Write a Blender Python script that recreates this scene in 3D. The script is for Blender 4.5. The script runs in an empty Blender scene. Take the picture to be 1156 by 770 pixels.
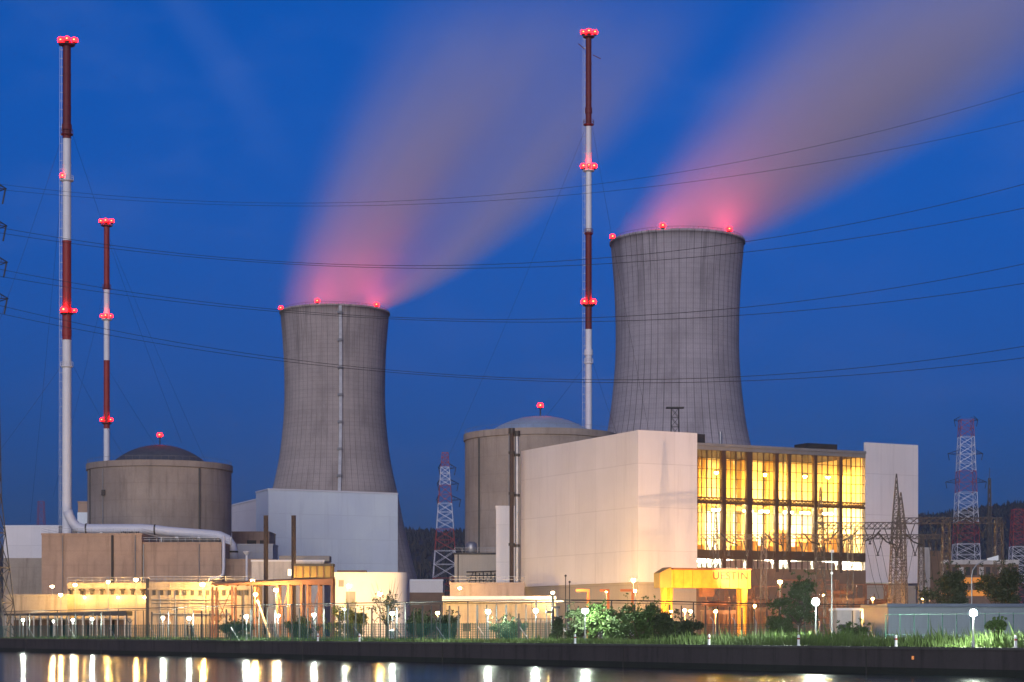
import bpy, math, random
from mathutils import Vector, Matrix
import numpy as np
R = random.Random(7)
PI = math.pi
SC = bpy.context.scene
COL = SC.collection
F = 2200.0; CX = 578.0; HY = 712.0; EYE = 3.5; GZ = 2.2
def P(px, py, d): return Vector(((px - CX) / F * d, d, EYE + (HY - py) / F * d))
def X(px, d): return (px - CX) / F * d
def Zof(py, d): return EYE + (HY - py) / F * d
def rad(a): return math.radians(a)
def lerp(a, b, t): return a + (b - a) * t
def interp(x, pts):
    if x <= pts[0][0]: return pts[0][1]
    for (a, b), (c, d) in zip(pts, pts[1:]):
        if x <= c: return b + (d - b) * (x - a) / (c - a)
    return pts[-1][1]
def quay_d(px): return 7700.0 / (23 + .02595 * px)

# ------------------------------------------------------------------ materials
def newmat(name):
    m = bpy.data.materials.new(name); m.use_nodes = True
    return m, m.node_tree, m.node_tree.nodes['Principled BSDF']
def N(nt, t, **kw):
    n = nt.nodes.new(t)
    for k, v in kw.items(): setattr(n, k, v)
    return n
def mth(nt, op, a, b=None, c=None, clamp=False):
    n = nt.nodes.new('ShaderNodeMath'); n.operation = op; n.use_clamp = clamp
    for i, v in enumerate((a, b, c)):
        if v is None: continue
        if isinstance(v, (int, float)): n.inputs[i].default_value = v
        else: nt.links.new(v, n.inputs[i])
    return n.outputs[0]
def sstep(nt, v, a, b, lo=0.0, hi=1.0):
    n = nt.nodes.new('ShaderNodeMapRange'); n.interpolation_type = 'SMOOTHSTEP'
    nt.links.new(v, n.inputs[0])
    n.inputs[1].default_value = a; n.inputs[2].default_value = b; n.inputs[3].default_value = lo; n.inputs[4].default_value = hi
    return n.outputs[0]
def mixc(nt, f, a, b, mode='MIX'):
    n = nt.nodes.new('ShaderNodeMix'); n.data_type = 'RGBA'; n.blend_type = mode
    for i, v in ((0, f), (6, a), (7, b)):
        if isinstance(v, (int, float)): n.inputs[i].default_value = v
        elif isinstance(v, (tuple, list)): n.inputs[i].default_value = (*v[:3], 1)
        else: nt.links.new(v, n.inputs[i])
    return n.outputs[2]
def noise(nt, vec, scale, detail=4, rough=.55, stretch=None):
    if stretch:
        mp = N(nt, 'ShaderNodeMapping'); mp.inputs['Scale'].default_value = stretch
        nt.links.new(vec, mp.inputs[0]); vec = mp.outputs[0]
    n = N(nt, 'ShaderNodeTexNoise'); n.inputs['Scale'].default_value = scale
    n.inputs['Detail'].default_value = detail; n.inputs['Roughness'].default_value = rough
    nt.links.new(vec, n.inputs['Vector'])
    return n.outputs[0]
def objco(nt): return N(nt, 'ShaderNodeTexCoord').outputs['Object']
def bump(nt, b, h, strength=.3, dist=.1):
    n = N(nt, 'ShaderNodeBump'); n.inputs['Strength'].default_value = strength; n.inputs['Distance'].default_value = dist
    nt.links.new(h, n.inputs['Height']); nt.links.new(n.outputs[0], b.inputs['Normal'])
MATS = {}
def plain(name, c, rough=.6, var=.12, scale=.6, metal=0., bmp=.15):
    if name in MATS: return MATS[name]
    m, nt, b = newmat(name); co = objco(nt)
    f = noise(nt, co, scale, 5)
    lo = [v * (1 - var * 2) for v in c]; hi = [min(1, v * (1 + var * 2)) for v in c]
    nt.links.new(mixc(nt, f, lo, hi), b.inputs['Base Color'])
    b.inputs['Roughness'].default_value = rough; b.inputs['Metallic'].default_value = metal
    if bmp: bump(nt, b, noise(nt, co, scale * 8, 3), bmp, .05)
    MATS[name] = m; return m
def concrete(name, c, panel=None, dark=.55):
    """weathered concrete: blotches, vertical run-off streaks, optional shutter joints"""
    if name in MATS: return MATS[name]
    m, nt, b = newmat(name); co = objco(nt)
    f1 = noise(nt, co, .12, 6, .6); f2 = noise(nt, co, .9, 5, .65, (1, 1, .09)); f3 = noise(nt, co, 2.5, 4)
    base = mixc(nt, sstep(nt, f1, .3, .7), [v * .82 for v in c], [v * 1.12 for v in c])
    base = mixc(nt, sstep(nt, f2, .46, .74, 0, .7), base, [v * dark for v in c])
    base = mixc(nt, sstep(nt, f3, .4, .8, 0, .25), base, [v * 1.2 for v in c])
    if panel:
        sx = N(nt, 'ShaderNodeSeparateXYZ'); nt.links.new(co, sx.inputs[0])
        fr = mth(nt, 'FRACT', mth(nt, 'DIVIDE', sx.outputs[2], panel))
        ln = mth(nt, 'LESS_THAN', fr, .07)
        base = mixc(nt, mth(nt, 'MULTIPLY', ln, .16), base, [v * .5 for v in c])
    nt.links.new(base, b.inputs['Base Color']); b.inputs['Roughness'].default_value = .9
    bump(nt, b, f3, .25, .1)
    MATS[name] = m; return m
def cladding(name, c, pitch=1.0, seam=6.5, bm=.35, axis='xy'):
    """profiled sheet cladding: vertical ribs, faint horizontal sheet seams, slight fading"""
    if name in MATS: return MATS[name]
    m, nt, b = newmat(name); co = objco(nt)
    sx = N(nt, 'ShaderNodeSeparateXYZ'); nt.links.new(co, sx.inputs[0])
    hor = mth(nt, 'ADD', sx.outputs[0], sx.outputs[1])
    rib = mth(nt, 'ABSOLUTE', mth(nt, 'SINE', mth(nt, 'MULTIPLY', hor, PI / pitch)))
    f1 = noise(nt, co, .07, 5, .6); f2 = noise(nt, co, .8, 5, .6, (1, 1, .06))
    base = mixc(nt, sstep(nt, f1, .3, .7), [v * .93 for v in c], [min(.9, v * 1.04) for v in c])
    base = mixc(nt, sstep(nt, f2, .5, .8, 0, .42), base, [v * .68 for v in c])
    fr = mth(nt, 'FRACT', mth(nt, 'DIVIDE', sx.outputs[2], seam))
    base = mixc(nt, mth(nt, 'MULTIPLY', mth(nt, 'LESS_THAN', fr, .022), .28), base, [v * .55 for v in c])
    base = mixc(nt, mth(nt, 'MULTIPLY', mth(nt, 'LESS_THAN', rib, .16), .04), base, [v * .5 for v in c])
    f2_ = mth(nt, 'FRACT', mth(nt, 'DIVIDE', hor, 7.3))
    base = mixc(nt, mth(nt, 'MULTIPLY', mth(nt, 'LESS_THAN', f2_, .016), .2), base, [v * .5 for v in c])
    pc = N(nt, 'ShaderNodeCombineXYZ'); nt.links.new(mth(nt, 'FLOOR', mth(nt, 'DIVIDE', hor, 7.3)), pc.inputs[0]); nt.links.new(mth(nt, 'FLOOR', mth(nt, 'DIVIDE', sx.outputs[2], seam)), pc.inputs[1])
    wn = N(nt, 'ShaderNodeTexWhiteNoise'); nt.links.new(pc.outputs[0], wn.inputs[0])
    base = mixc(nt, mth(nt, 'MULTIPLY', wn.outputs[0], .12), base, [v * .6 for v in c])
    nt.links.new(base, b.inputs['Base Color']); b.inputs['Roughness'].default_value = .55
    bump(nt, b, rib, bm * .35, .05)
    MATS[name] = m; return m
def emis(name, c, s, sampling='AUTO'):
    if name in MATS: return MATS[name]
    m = bpy.data.materials.new(name); m.use_nodes = True; nt = m.node_tree; nt.nodes.clear()
    e = N(nt, 'ShaderNodeEmission'); e.inputs[0].default_value = (*c, 1); e.inputs[1].default_value = s
    o = N(nt, 'ShaderNodeOutputMaterial'); nt.links.new(e.outputs[0], o.inputs[0])
    m.cycles.emission_sampling = sampling
    MATS[name] = m; return m
def tower_mat(name, nrib, ribw, ribdark, tint):
    m, nt, b = newmat(name); co = objco(nt)
    sx = N(nt, 'ShaderNodeSeparateXYZ'); nt.links.new(co, sx.inputs[0])
    ang = mth(nt, 'ARCTAN2', sx.outputs[1], sx.outputs[0])
    a = mth(nt, 'MULTIPLY', ang, nrib / (2 * PI))
    fr = mth(nt, 'ABSOLUTE', mth(nt, 'SUBTRACT', mth(nt, 'FRACT', a), .5))
    streak = noise(nt, co, .16, 5, .65, (1, 1, .12))
    line = mth(nt, 'LESS_THAN', fr, ribw)
    a2 = mth(nt, 'MULTIPLY', ang, nrib * 3 / (2 * PI))
    fine = mth(nt, 'LESS_THAN', mth(nt, 'ABSOLUTE', mth(nt, 'SUBTRACT', mth(nt, 'FRACT', a2), .5)), .12)
    lift = mth(nt, 'LESS_THAN', mth(nt, 'FRACT', mth(nt, 'DIVIDE', sx.outputs[2], 1.9)), .16)
    bl = noise(nt, co, .045, 6, .65); f3 = noise(nt, co, .35, 5, .6)
    c = (.46 * tint[0], .405 * tint[1], .385 * tint[2])
    base = mixc(nt, sstep(nt, bl, .3, .72), [v * .78 for v in c], [v * 1.12 for v in c])
    base = mixc(nt, sstep(nt, f3, .35, .75, 0, .3), base, [v * 1.25 for v in c])
    base = mixc(nt, mth(nt, 'MULTIPLY', lift, .22), base, [v * .45 for v in c])
    base = mixc(nt, mth(nt, 'MULTIPLY', fine, .2), base, [v * .45 for v in c])
    lw = mth(nt, 'MULTIPLY', line, sstep(nt, streak, .3, .7, ribdark * .35, ribdark))
    base = mixc(nt, lw, base, [v * .22 for v in c])
    st = noise(nt, co, .06, 5, .6, (1, 1, .35))
    base = mixc(nt, sstep(nt, st, .52, .72, 0, .6), base, [v * .4 for v in c])
    run = noise(nt, co, .3, 5, .65, (1, 1, .03))
    top = sstep(nt, sx.outputs[2], 95, 150, .12, 1)
    base = mixc(nt, mth(nt, 'MULTIPLY', sstep(nt, run, .5, .66, 0, .55), top), base, [v * .35 for v in c])
    cz = N(nt, 'ShaderNodeCombineXYZ'); nt.links.new(sx.outputs[2], cz.inputs[2])
    base = mixc(nt, sstep(nt, noise(nt, cz.outputs[0], .16, 4, .7), .45, .6, 0, .22), base, [v * .55 for v in c])
    nt.links.new(base, b.inputs['Base Color']); b.inputs['Roughness'].default_value = .92
    bump(nt, b, line, -.5, .3)
    return m

M_white = plain('white_paint', (.78, .78, .78), .5, .05, .5)
M_red = plain('oxide_red_paint', (.30, .028, .02), .55, .12, .7)
M_dred = plain('dark_red_paint', (.16, .018, .016), .6, .15, .7)
M_grey = plain('grey_paint', (.22, .22, .22), .6, .15)
M_dark = plain('dark_steel', (.035, .033, .032), .6, .2)
M_galv = plain('galvanised_steel', (.32, .33, .34), .45, .12, 1., .7)
M_brown = plain('brown_steel', (.19, .085, .05), .7, .25, 1.2)
M_chim = plain('sooty_stack', (.05, .035, .032), .8, .25, .8)
M_con = concrete('brown_concrete', (.46, .325, .235), 3.2)
M_con2 = concrete('reactor_concrete', (.38, .315, .255), 4.2)
M_con3 = concrete('beige_concrete', (.40, .335, .26), 2.4, .4)
M_conl = concrete('pale_render', (.6, .56, .5))
M_con4 = concrete('cream_panels', (.42, .36, .27), 1.4, .4)
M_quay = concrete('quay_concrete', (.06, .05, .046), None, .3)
M_clad = cladding('white_cladding', (.80, .775, .76), .9, 7.4)
M_cladw = cladding('bluish_white_cladding', (.78, .87, .93), 1.4, 7.0)
M_clads = cladding('ribbed_beige_wall', (.46, .40, .31), .55, 9, .6)
M_green = plain('green_mesh_coating', (.02, .10, .075), .6, .1)
M_roofd = plain('dark_roofing', (.05, .05, .055), .8, .2)
M_bark = plain('bark', (.06, .045, .03), .9, .25, 3)
M_yel = plain('yellow_crane_paint', (.68, .37, .03), .5, .2, .9)
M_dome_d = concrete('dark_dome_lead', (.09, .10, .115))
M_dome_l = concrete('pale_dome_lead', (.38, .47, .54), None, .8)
M_tank = concrete('rusty_tank', (.28, .20, .07), None, .35)
M_orange = plain('orange_paint', (.55, .16, .03), .5, .1)
M_brick = plain('brown_ribbed_wall', (.20, .125, .085), .8, .15)
E_red = emis('red_beacon_core', (1, .16, .05), 9)
E_redl = emis('red_beacon_lens', (1, .002, .003), 38)

# ------------------------------------------------------------------ mesh builder
class MB:
    def __init__(s): s.v = []; s.f = []
    def add(s, vs, fs):
        k = len(s.v); s.v.extend(vs); s.f.extend([tuple(i + k for i in f) for f in fs]); return s
    def box(s, x0, x1, y0, y1, z0, z1):
        return s.add([(x0, y0, z0), (x1, y0, z0), (x1, y1, z0), (x0, y1, z0), (x0, y0, z1), (x1, y0, z1), (x1, y1, z1), (x0, y1, z1)],
                     [(3, 2, 1, 0), (4, 5, 6, 7), (0, 1, 5, 4), (1, 2, 6, 5), (2, 3, 7, 6), (3, 0, 4, 7)])
    def prism(s, pts, z0, z1, z1s=None):
        n = len(pts); zs = z1s or [z1] * n
        vs = [(p[0], p[1], z0) for p in pts] + [(p[0], p[1], z) for p, z in zip(pts, zs)]
        fs = [tuple(range(n - 1, -1, -1)), tuple(range(n, 2 * n))] + [(i, (i + 1) % n, n + (i + 1) % n, n + i) for i in range(n)]
        return s.add(vs, fs)
    def beam(s, p, q, r, n=4, r2=None):
        p = Vector(p); q = Vector(q); d = q - p
        if d.length < 1e-6: return s
        d.normalize(); a = Vector((0, 0, 1)) if abs(d.z) < .9 else Vector((1, 0, 0))
        u = d.cross(a).normalized(); w = d.cross(u); r2 = r if r2 is None else r2
        vs = []
        for c, rr in ((p, r), (q, r2)):
            for i in range(n):
                t = 2 * PI * (i + .5) / n; vs.append(tuple(c + (u * math.cos(t) + w * math.sin(t)) * rr))
        return s.add(vs, [tuple(range(n)), tuple(range(2 * n - 1, n - 1, -1))] + [(i, n + i, n + (i + 1) % n, (i + 1) % n) for i in range(n)])
    def tube(s, pts, r, n=8):
        pts = [Vector(p) for p in pts]; vs = []; m = len(pts)
        up = Vector((0, 0, 1))
        for i, p in enumerate(pts):
            d = (pts[min(i + 1, m - 1)] - pts[max(i - 1, 0)]).normalized()
            a = up if abs(d.z) < .95 else Vector((0, 1, 0))
            if i == 0: u = d.cross(a).normalized()
            else:
                u = (u - d * u.dot(d)).normalized()
            w = d.cross(u); rr = r[i] if isinstance(r, (list, tuple)) else r
            for j in range(n):
                t = 2 * PI * j / n; vs.append(tuple(p + (u * math.cos(t) + w * math.sin(t)) * rr))
        fs = [(i * n + j, (i + 1) * n + j, (i + 1) * n + (j + 1) % n, i * n + (j + 1) % n) for i in range(m - 1) for j in range(n)]
        return s.add(vs, fs + [tuple(range(n)), tuple(range(m * n - 1, (m - 1) * n - 1, -1))])
    def lathe(s, prof, n=24, c=(0, 0, 0)):
        vs = [(c[0] + r * math.cos(2 * PI * j / n), c[1] + r * math.sin(2 * PI * j / n), c[2] + z) for r, z in prof for j in range(n)]
        fs = [(i * n + j, i * n + (j + 1) % n, (i + 1) * n + (j + 1) % n, (i + 1) * n + j) for i in range(len(prof) - 1) for j in range(n)]
        return s.add(vs, fs)
    def ball(s, c, r, n=10, m=7, sz=1.):
        prof = [(max(1e-3, r * math.sin(PI * i / m)), -r * sz * math.cos(PI * i / m)) for i in range(m + 1)]
        return s.lathe(prof, n, c)
    def build(s, name, mat, parent=None, smooth=False, loc=None):
        me = bpy.data.meshes.new(name); me.from_pydata(s.v, [], s.f)
        me.materials.append(mat)
        if smooth: me.polygons.foreach_set('use_smooth', [True] * len(me.polygons))
        me.update(); o = bpy.data.objects.new(name, me); COL.objects.link(o)
        if parent: o.parent = parent
        if loc is not None: o.location = loc
        return o
def tag(o, label, cat, group=None, kind=None):
    if label: o['label'] = label
    if cat: o['category'] = cat
    if group: o['group'] = group
    if kind: o['kind'] = kind
    return o
def thing(name, label, cat, loc=(0, 0, 0), rotz=0, group=None):
    o = bpy.data.objects.new(name, None); COL.objects.link(o); o.location = loc; o.rotation_euler = (0, 0, rotz)
    o.empty_display_size = .5
    return tag(o, label, cat, group)
def copy_tree(o, parent=None):
    c = o.copy(); COL.objects.link(c)
    if parent: c.parent = parent
    for ch in [k for k in bpy.data.objects if k.parent == o]: copy_tree(ch, c)
    return c
def ring(mb, r, z, th, h, n=24, c=(0, 0)):
    mb.lathe([(r, z), (r + th, z), (r + th, z + h), (r, z + h), (r, z)], n, (c[0], c[1], 0))

# ------------------------------------------------------------------ sky, sun, camera
W = bpy.data.worlds.new("World"); SC.world = W; W.use_nodes = True
nt = W.node_tree; bg = nt.nodes['Background']
SUN_EL, SUN_ROT = 6.0, 190.0
sk = N(nt, 'ShaderNodeTexSky'); sk.sky_type = 'NISHITA'; sk.sun_disc = False
sk.sun_elevation = rad(SUN_EL); sk.sun_rotation = rad(SUN_ROT); sk.ozone_density = 10; sk.air_density = 1.0; sk.dust_density = .4
gen = N(nt, 'ShaderNodeTexCoord').outputs['Generated']
sx = N(nt, 'ShaderNodeSeparateXYZ'); nt.links.new(gen, sx.inputs[0])
# thin high cirrus and an old vapour trail, laid out by direction in the sky
c1 = noise(nt, gen, 9, 5, .6, (1, 1, 2.2)); wob = noise(nt, gen, 14, 3)
tr = mth(nt, 'SUBTRACT', mth(nt, 'ADD', mth(nt, 'MULTIPLY', sx.outputs[0], 1.75), sx.outputs[2]), .028)
tr = mth(nt, 'ABSOLUTE', mth(nt, 'ADD', tr, mth(nt, 'MULTIPLY', mth(nt, 'SUBTRACT', wob, .5), .02)))
trail = mth(nt, 'MULTIPLY', sstep(nt, tr, 0, .03, 1, 0), sstep(nt, sx.outputs[2], .2, .3))
cir = mth(nt, 'ADD', mth(nt, 'MULTIPLY', sstep(nt, c1, .45, .8), .02), mth(nt, 'MULTIPLY', trail, .014))
low = sstep(nt, sx.outputs[2], -.02, .33, 1, 0)
skc = mixc(nt, 1.0, sk.outputs[0], (1., .9, .82), 'MULTIPLY')
cl = mixc(nt, cir, skc, (6, 6.5, 7.5))
dusk = mixc(nt, 1.0, cl, mixc(nt, low, (1, .98, 1.06), (.62, .30, .46)), 'MULTIPLY')
dusk = mixc(nt, low, dusk, (.08, .0, .0), 'ADD')
nt.links.new(dusk, bg.inputs[0]); bg.inputs[1].default_value = .15
sun = bpy.data.lights.new('afterglow_sun', 'SUN'); sun.energy = 1.25; sun.angle = rad(35); sun.color = (1, .92, .90)
so = bpy.data.objects.new('afterglow_sun', sun); COL.objects.link(so)
# Nishita: rotation 180 deg puts the sun on -Y; the lamp shines from there
az = rad(SUN_ROT); sd = Vector((math.sin(az), math.cos(az), math.tan(rad(14)))).normalized()
so.rotation_euler = (-sd).to_track_quat('-Z', 'Y').to_euler()
cam = bpy.data.cameras.new('camera'); co = bpy.data.objects.new('camera', cam); COL.objects.link(co); SC.camera = co
cam.sensor_width = 36; cam.lens = F / 1156 * 36; cam.shift_y = (HY - 385) / 1156
co.location = (0, 0, EYE); co.rotation_euler = (PI / 2, 0, 0); cam.clip_end = 20000; cam.clip_start = 1
SC.view_settings.view_transform = 'Standard'; SC.view_settings.look = 'None'; SC.view_settings.exposure = .25; SC.view_settings.gamma = 1
cy = SC.cycles
cy.max_bounces = 6; cy.diffuse_bounces = 3; cy.glossy_bounces = 3; cy.transparent_max_bounces = 24; cy.volume_bounces = 2
cy.sample_clamp_indirect = 4; cy.volume_step_rate = 1; cy.use_denoising = True; cy.caustics_reflective = False; cy.caustics_refractive = False

# ------------------------------------------------------------------ setting: water, ground, quay, hills
def qp(px):
    d = quay_d(px); return Vector((X(px, d), d, 0))
Q0, Q1 = qp(0), qp(1156); QD = (Q1 - Q0).normalized(); QN = Vector((-QD.y, QD.x, 0))
if QN.y < 0: QN = -QN
QA = Q0 - QD * 2600; QB = Q1 + QD * 900
m, nt, b = newmat('river_water'); co_ = N(nt, 'ShaderNodeTexCoord').outputs['Object']
b.inputs['Base Color'].default_value = (.006, .008, .012, 1); b.inputs['Roughness'].default_value = .115; b.inputs['IOR'].default_value = 1.33
w1 = noise(nt, co_, 1.0, 3, .6, (.03, .55, 1)); w2 = noise(nt, co_, 1.0, 2, .5, (.12, 2.6, 1))
bump(nt, b, mth(nt, 'ADD', w1, mth(nt, 'MULTIPLY', w2, .3)), .55, .1)
k = MB(); A = QA + QN * 1; B = QB + QN * 1
k.add([tuple(A), tuple(B), tuple(B - QN * 2500), tuple(A - QN * 2500)], [(0, 1, 2, 3)])
tag(k.build('water', m), 'still dark river reflecting the plant lights', None, None, 'structure')
m, nt, b = newmat('yard_ground'); co_ = objco(nt)
g = mixc(nt, noise(nt, co_, .05, 5), (.05, .05, .035), (.11, .095, .075)); nt.links.new(g, b.inputs['Base Color']); b.inputs['Roughness'].default_value = .95
k = MB(); A = QA + QN * .8; B = QB + QN * .8
k.add([(A.x, A.y, GZ), (B.x, B.y, GZ), (B.x + 6000, 6000, GZ), (A.x - 6000, 7000, GZ)], [(0, 1, 2, 3)])
tag(k.build('ground', m), 'flat plant yard behind the quay', None, None, 'structure')
# quay wall with coping, in a single long run; joints and water line come from the material and ribs
k = MB()
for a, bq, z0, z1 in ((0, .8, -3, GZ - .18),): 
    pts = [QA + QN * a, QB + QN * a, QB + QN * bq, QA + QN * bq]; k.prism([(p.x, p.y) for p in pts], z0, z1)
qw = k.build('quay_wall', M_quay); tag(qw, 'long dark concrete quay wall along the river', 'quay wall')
k = MB(); pts = [QA - QN * .12, QB - QN * .12, QB + QN * .8, QA + QN * .8]; k.prism([(p.x, p.y) for p in pts], GZ - .18, GZ + .02)
k.build('coping', concrete('coping_stone', (.09, .085, .075)), qw)
k = MB()
L = (Q1 - Q0).length
for i in range(9):
    t = i * 33 - 20; p = Q0 + QD * t - QN * .05
    k.beam((p.x, p.y, -.5), (p.x, p.y, GZ - .2), .07, 4)
k.build('fender_rib', plain('tarred_timber', (.03, .028, .026), .9), qw)
k = MB(); pts = [QA - QN * .02, QB - QN * .02, QB - QN * .002, QA - QN * .002]; k.prism([(p.x, p.y) for p in pts], -1, .55); k.build('tide_band', concrete('algae_stain', (.018, .022, .014)), qw)
k = MB(); p = qp(1031); k.box(-.1, .1, -.12, 0, 1.2, 1.5)
o = k.build('mooring_marker', M_orange, None, False, (p.x - .1, p.y - .25, 0)); tag(o, 'small orange mark on the quay wall face', 'marker')

# hills: a forested ridge 2.5 km off
ridge = [(-900, 650), (0, 615), (300, 602), (450, 591), (520, 588), (700, 588), (900, 582), (1036, 575), (1070, 570), (1100, 566), (1130, 559), (1156, 553), (1250, 540), (1450, 520), (1900, 560)]
def hill_z(x, y):
    px = CX + x / y * F if y > 1 else CX
    crest = (HY - interp(CX + x / 2500 * F, ridge) + 3 * math.sin(x / 60) + 2 * math.sin(x / 23 + 1)) / F * 2500 - 14
    t = min(1, max(0, (y - 1250) / 1250)); t = t * t * (3 - 2 * t)
    if y > 2600: t = max(0, 1 - (y - 2600) / 1500)
    return GZ - 2 + max(0, crest) * t
k = MB(); xs = np.linspace(-1500, 2000, 120); ys = [1200, 1400, 1600, 1800, 2000, 2200, 2400, 2500, 2600, 3000, 3600]
vs = [(x, y, hill_z(x, y)) for y in ys for x in xs]; n = len(xs)
k.add(vs, [(j * n + i, j * n + i + 1, (j + 1) * n + i + 1, (j + 1) * n + i) for j in range(len(ys) - 1) for i in range(n - 1)])
M_wood = plain('dark_forest', (.020, .026, .022), .95, .3, .02)
tag(k.build('hills', M_wood, None, True), 'long wooded ridge behind the power plant', None, None, 'structure')
k = MB()
for i in range(15000):
    y = R.uniform(1500, 2540) if i > 3500 else R.uniform(2380, 2540); x = R.uniform(-.28, .36) * y; z = hill_z(x, y)
    if z < 8: continue
    h = R.uniform(5, 11) * R.uniform(.7, 1.2); r = h * R.uniform(.2, .34); a = R.random() * 6
    c = (x, y, z - 2)
    if R.random() < .45: prof = [(r * .5, 1), (r, h * .25), (r * .55, h * .65), (.15, h + 2)]
    else: prof = [(r * .4, 1), (r * 1.1, h * .4), (r * .9, h * .7), (.3, h * .92)]
    k.lathe(prof, 5, c)
tag(k.build('hillside_wood', M_wood), 'dark mixed forest covering the far ridge', 'forest', None, 'stuff')

# ------------------------------------------------------------------ lamps
def bulb_strength(I, r): return I / (PI * r * r)
LAMP_K = 1.2
WARM = (1, .55, .14); COOL = (.86, 1., .84); AMB = (1, .42, .08)
def lamp_post(px, py, d, col, I, r, label, group=None, head='globe', name='lamp_post', cat='lamp', mat=None):
    r *= .6 if head != 'flood' else 1; I *= LAMP_K
    p = P(px, py, d); z = p.z - GZ
    t = thing(name, label, cat, (p.x, p.y, GZ), 0, group)
    pm = mat or M_galv
    k = MB(); k.beam((0, .06, 0), (0, .06, z - r * .6), .09, 8, .06); k.beam((0, .06, 0), (0, .06, .5), .14, 8); k.build('post', pm, t)
    k = MB()
    if head == 'flood':
        k.box(-r * .7, r * .7, r * .9, r * .9 + .35, z - r * .7, z + r * .7); k.box(-r * .6, r * .6, 0, r * 1.2, z + r * 1.0, z + r * 1.1)
    else:
        k.lathe([(.05, -r * 1.05), (r * .5, -r * .9), (r * .55, -r * .75)], 10, (0, 0, z)); k.lathe([(r * 1.15, r * .55), (r * .7, r * 1.05), (.02, r * 1.2)], 10, (0, 0, z))
    hd = k.build('lamp_head', M_dark if head == 'flood' else pm, t)
    k = MB()
    if head == 'flood': k.ball((0, .05, z), r, 20, 12)
    else: k.ball((0, 0, z), r, 12, 8)
    key = 'bulb_%s_%d_%d' % (('w' if col == WARM else 'c' if col == COOL else 'a'), I, int(r * 100))
    k.build('bulb', emis(key, col, bulb_strength(I, r)), hd, True)
    return t

# ------------------------------------------------------------------ red beacons (parts of masts and towers)
def beacon(parent, c, s=.55):
    s *= 1.05
    k = MB(); k.lathe([(.02, -1.3 * s), (s * .5, -1.3 * s), (s * .5, -.9 * s), (s * .95, -.85 * s), (s * .95, -.7 * s), (.02, -.68 * s)], 10, c)
    b = k.build('beacon', M_dark, parent)
    k = MB(); k.lathe([(s * .95, -.68 * s), (s * 1.12, -.2 * s), (s * 1.12, .35 * s), (s * .75, .85 * s), (.03, 1.0 * s)], 12, c); k.build('red_lens', E_redl, b, True)
    k = MB(); k.ball((c[0], c[1] - s * .78, c[2] + .05 * s), s * .42, 10, 7); k.build('lamp_core', E_red, b, True)
    return b

# ------------------------------------------------------------------ vent stacks (masts)
def stack(label, px, d, bands, w_top, w_bot, ztop_py, plats, lamps, guys, ladder=True, z0=GZ, rings=()):
    x = X(px, d); t = thing('vent_stack', label, 'mast', (x, d, z0))
    zt = Zof(ztop_py, d) - z0
    def Z(py): return Zof(py, d) - z0
    allz = zt
    def rr(z): return lerp(w_bot, w_top, z / zt) / 2 / F * d
    for (ya, yb, mat) in bands:
        za, zb = max(0, Z(yb)), Z(ya)
        k = MB(); seg = max(1, int((zb - za) / 6)); prof = []
        for i in range(seg):
            z1 = lerp(za, zb, i / seg); z2 = lerp(za, zb, (i + 1) / seg)
            prof += [(rr(z1), z1), (rr(z1), z2 - .22), (rr(z1) + .06, z2 - .2), (rr(z1) + .06, z2)]
        prof.append((.02, zb)); k.lathe(prof, 20)
        k.build('shaft_section', mat, t, False)
    for py, wd, mat in plats:
        z = Z(py); r = rr(z); R2 = wd / 2 / F * d; k = MB()
        k.lathe([(r, -.35), (R2, -.05), (R2, .1), (r, .12)], 20, (0, 0, z)); pl = k.build('platform', mat, t)
        k = MB(); ring(k, R2 - .06, z + 1.1, .06, .08, 20); ring(k, R2 - .06, z + .6, .06, .06, 20)
        for j in range(12):
            a = j * PI / 6; k.beam((R2 * math.cos(a), R2 * math.sin(a), z), (R2 * math.cos(a), R2 * math.sin(a), z + 1.15), .04)
        k.build('railing', mat, pl)
    for py, wd, mat in rings:
        z = Z(py); k = MB(); r = wd / 2 / F * d; k.lathe([(rr(z), -.8), (r, -.7), (r, .7), (rr(z), .8)], 20, (0, 0, z)); k.build('collar', mat, t)
    for py, off in lamps:
        z = Z(py)
        for a, s in off: beacon(t, (a / F * d, -(rr(z) + .35) if abs(a) < 3 else -.3, z), s)
    if ladder:
        k = MB(); n = int(zt / 2)
        for i in range(n):
            z1 = zt * i / n; z2 = zt * (i + 1) / n; xx = -rr(z1) - .3
            k.beam((xx, -.1, z1), (xx, -.1, z2), .035); k.beam((xx - .4, -.1, z1), (xx - .4, -.1, z2), .035)
            k.beam((xx, -.1, z1), (xx - .4, -.1, z1), .05); k.beam((xx, -.1, z1), (-rr(z1) * .8, -.1, z1), .06)
        k.build('ladder', M_galv, t)
    for (pa, ya, pb, yb, dd) in guys:
        a = P(pa, ya, d); b2 = P(pb, yb, d + dd); o = Vector((x, d, z0)); pts = []
        for i in range(13):
            q = i / 12; p = a.lerp(b2, q) - o; p.z -= 4 * q * (1 - q) * (a - b2).length * .012; pts.append(p)
        k = MB(); k.tube(pts, .03, 5); k.build('guy_wire', M_dark, t)
    return t
stack('tallest red and white guyed vent stack, rising from the white bent duct', 75.5, 462,
      [(47, 157, M_dred), (157, 272, M_white), (272, 384, M_red), (384, 650, M_white)], 8.8, 11.2, 47,
      [(51, 18, M_dred), (152, 14, M_dred), (204, 15, M_white), (354, 15, M_dred), (414, 14, M_white)],
      [(46, [(-6, .75), (9, .65), (2, .6)]), (199, [(-4, .65)]), (351, [(-1.5, .75), (9, .45)])],
      [(70, 155, -14, 400, 0), (82, 152, 205, 500, 90), (70, 205, 34, 590, 60), (70, 412, -40, 560, 0), (82, 412, 170, 560, 120)], rings=[(144, 11, M_dred), (376, 10.6, M_red)])
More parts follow.
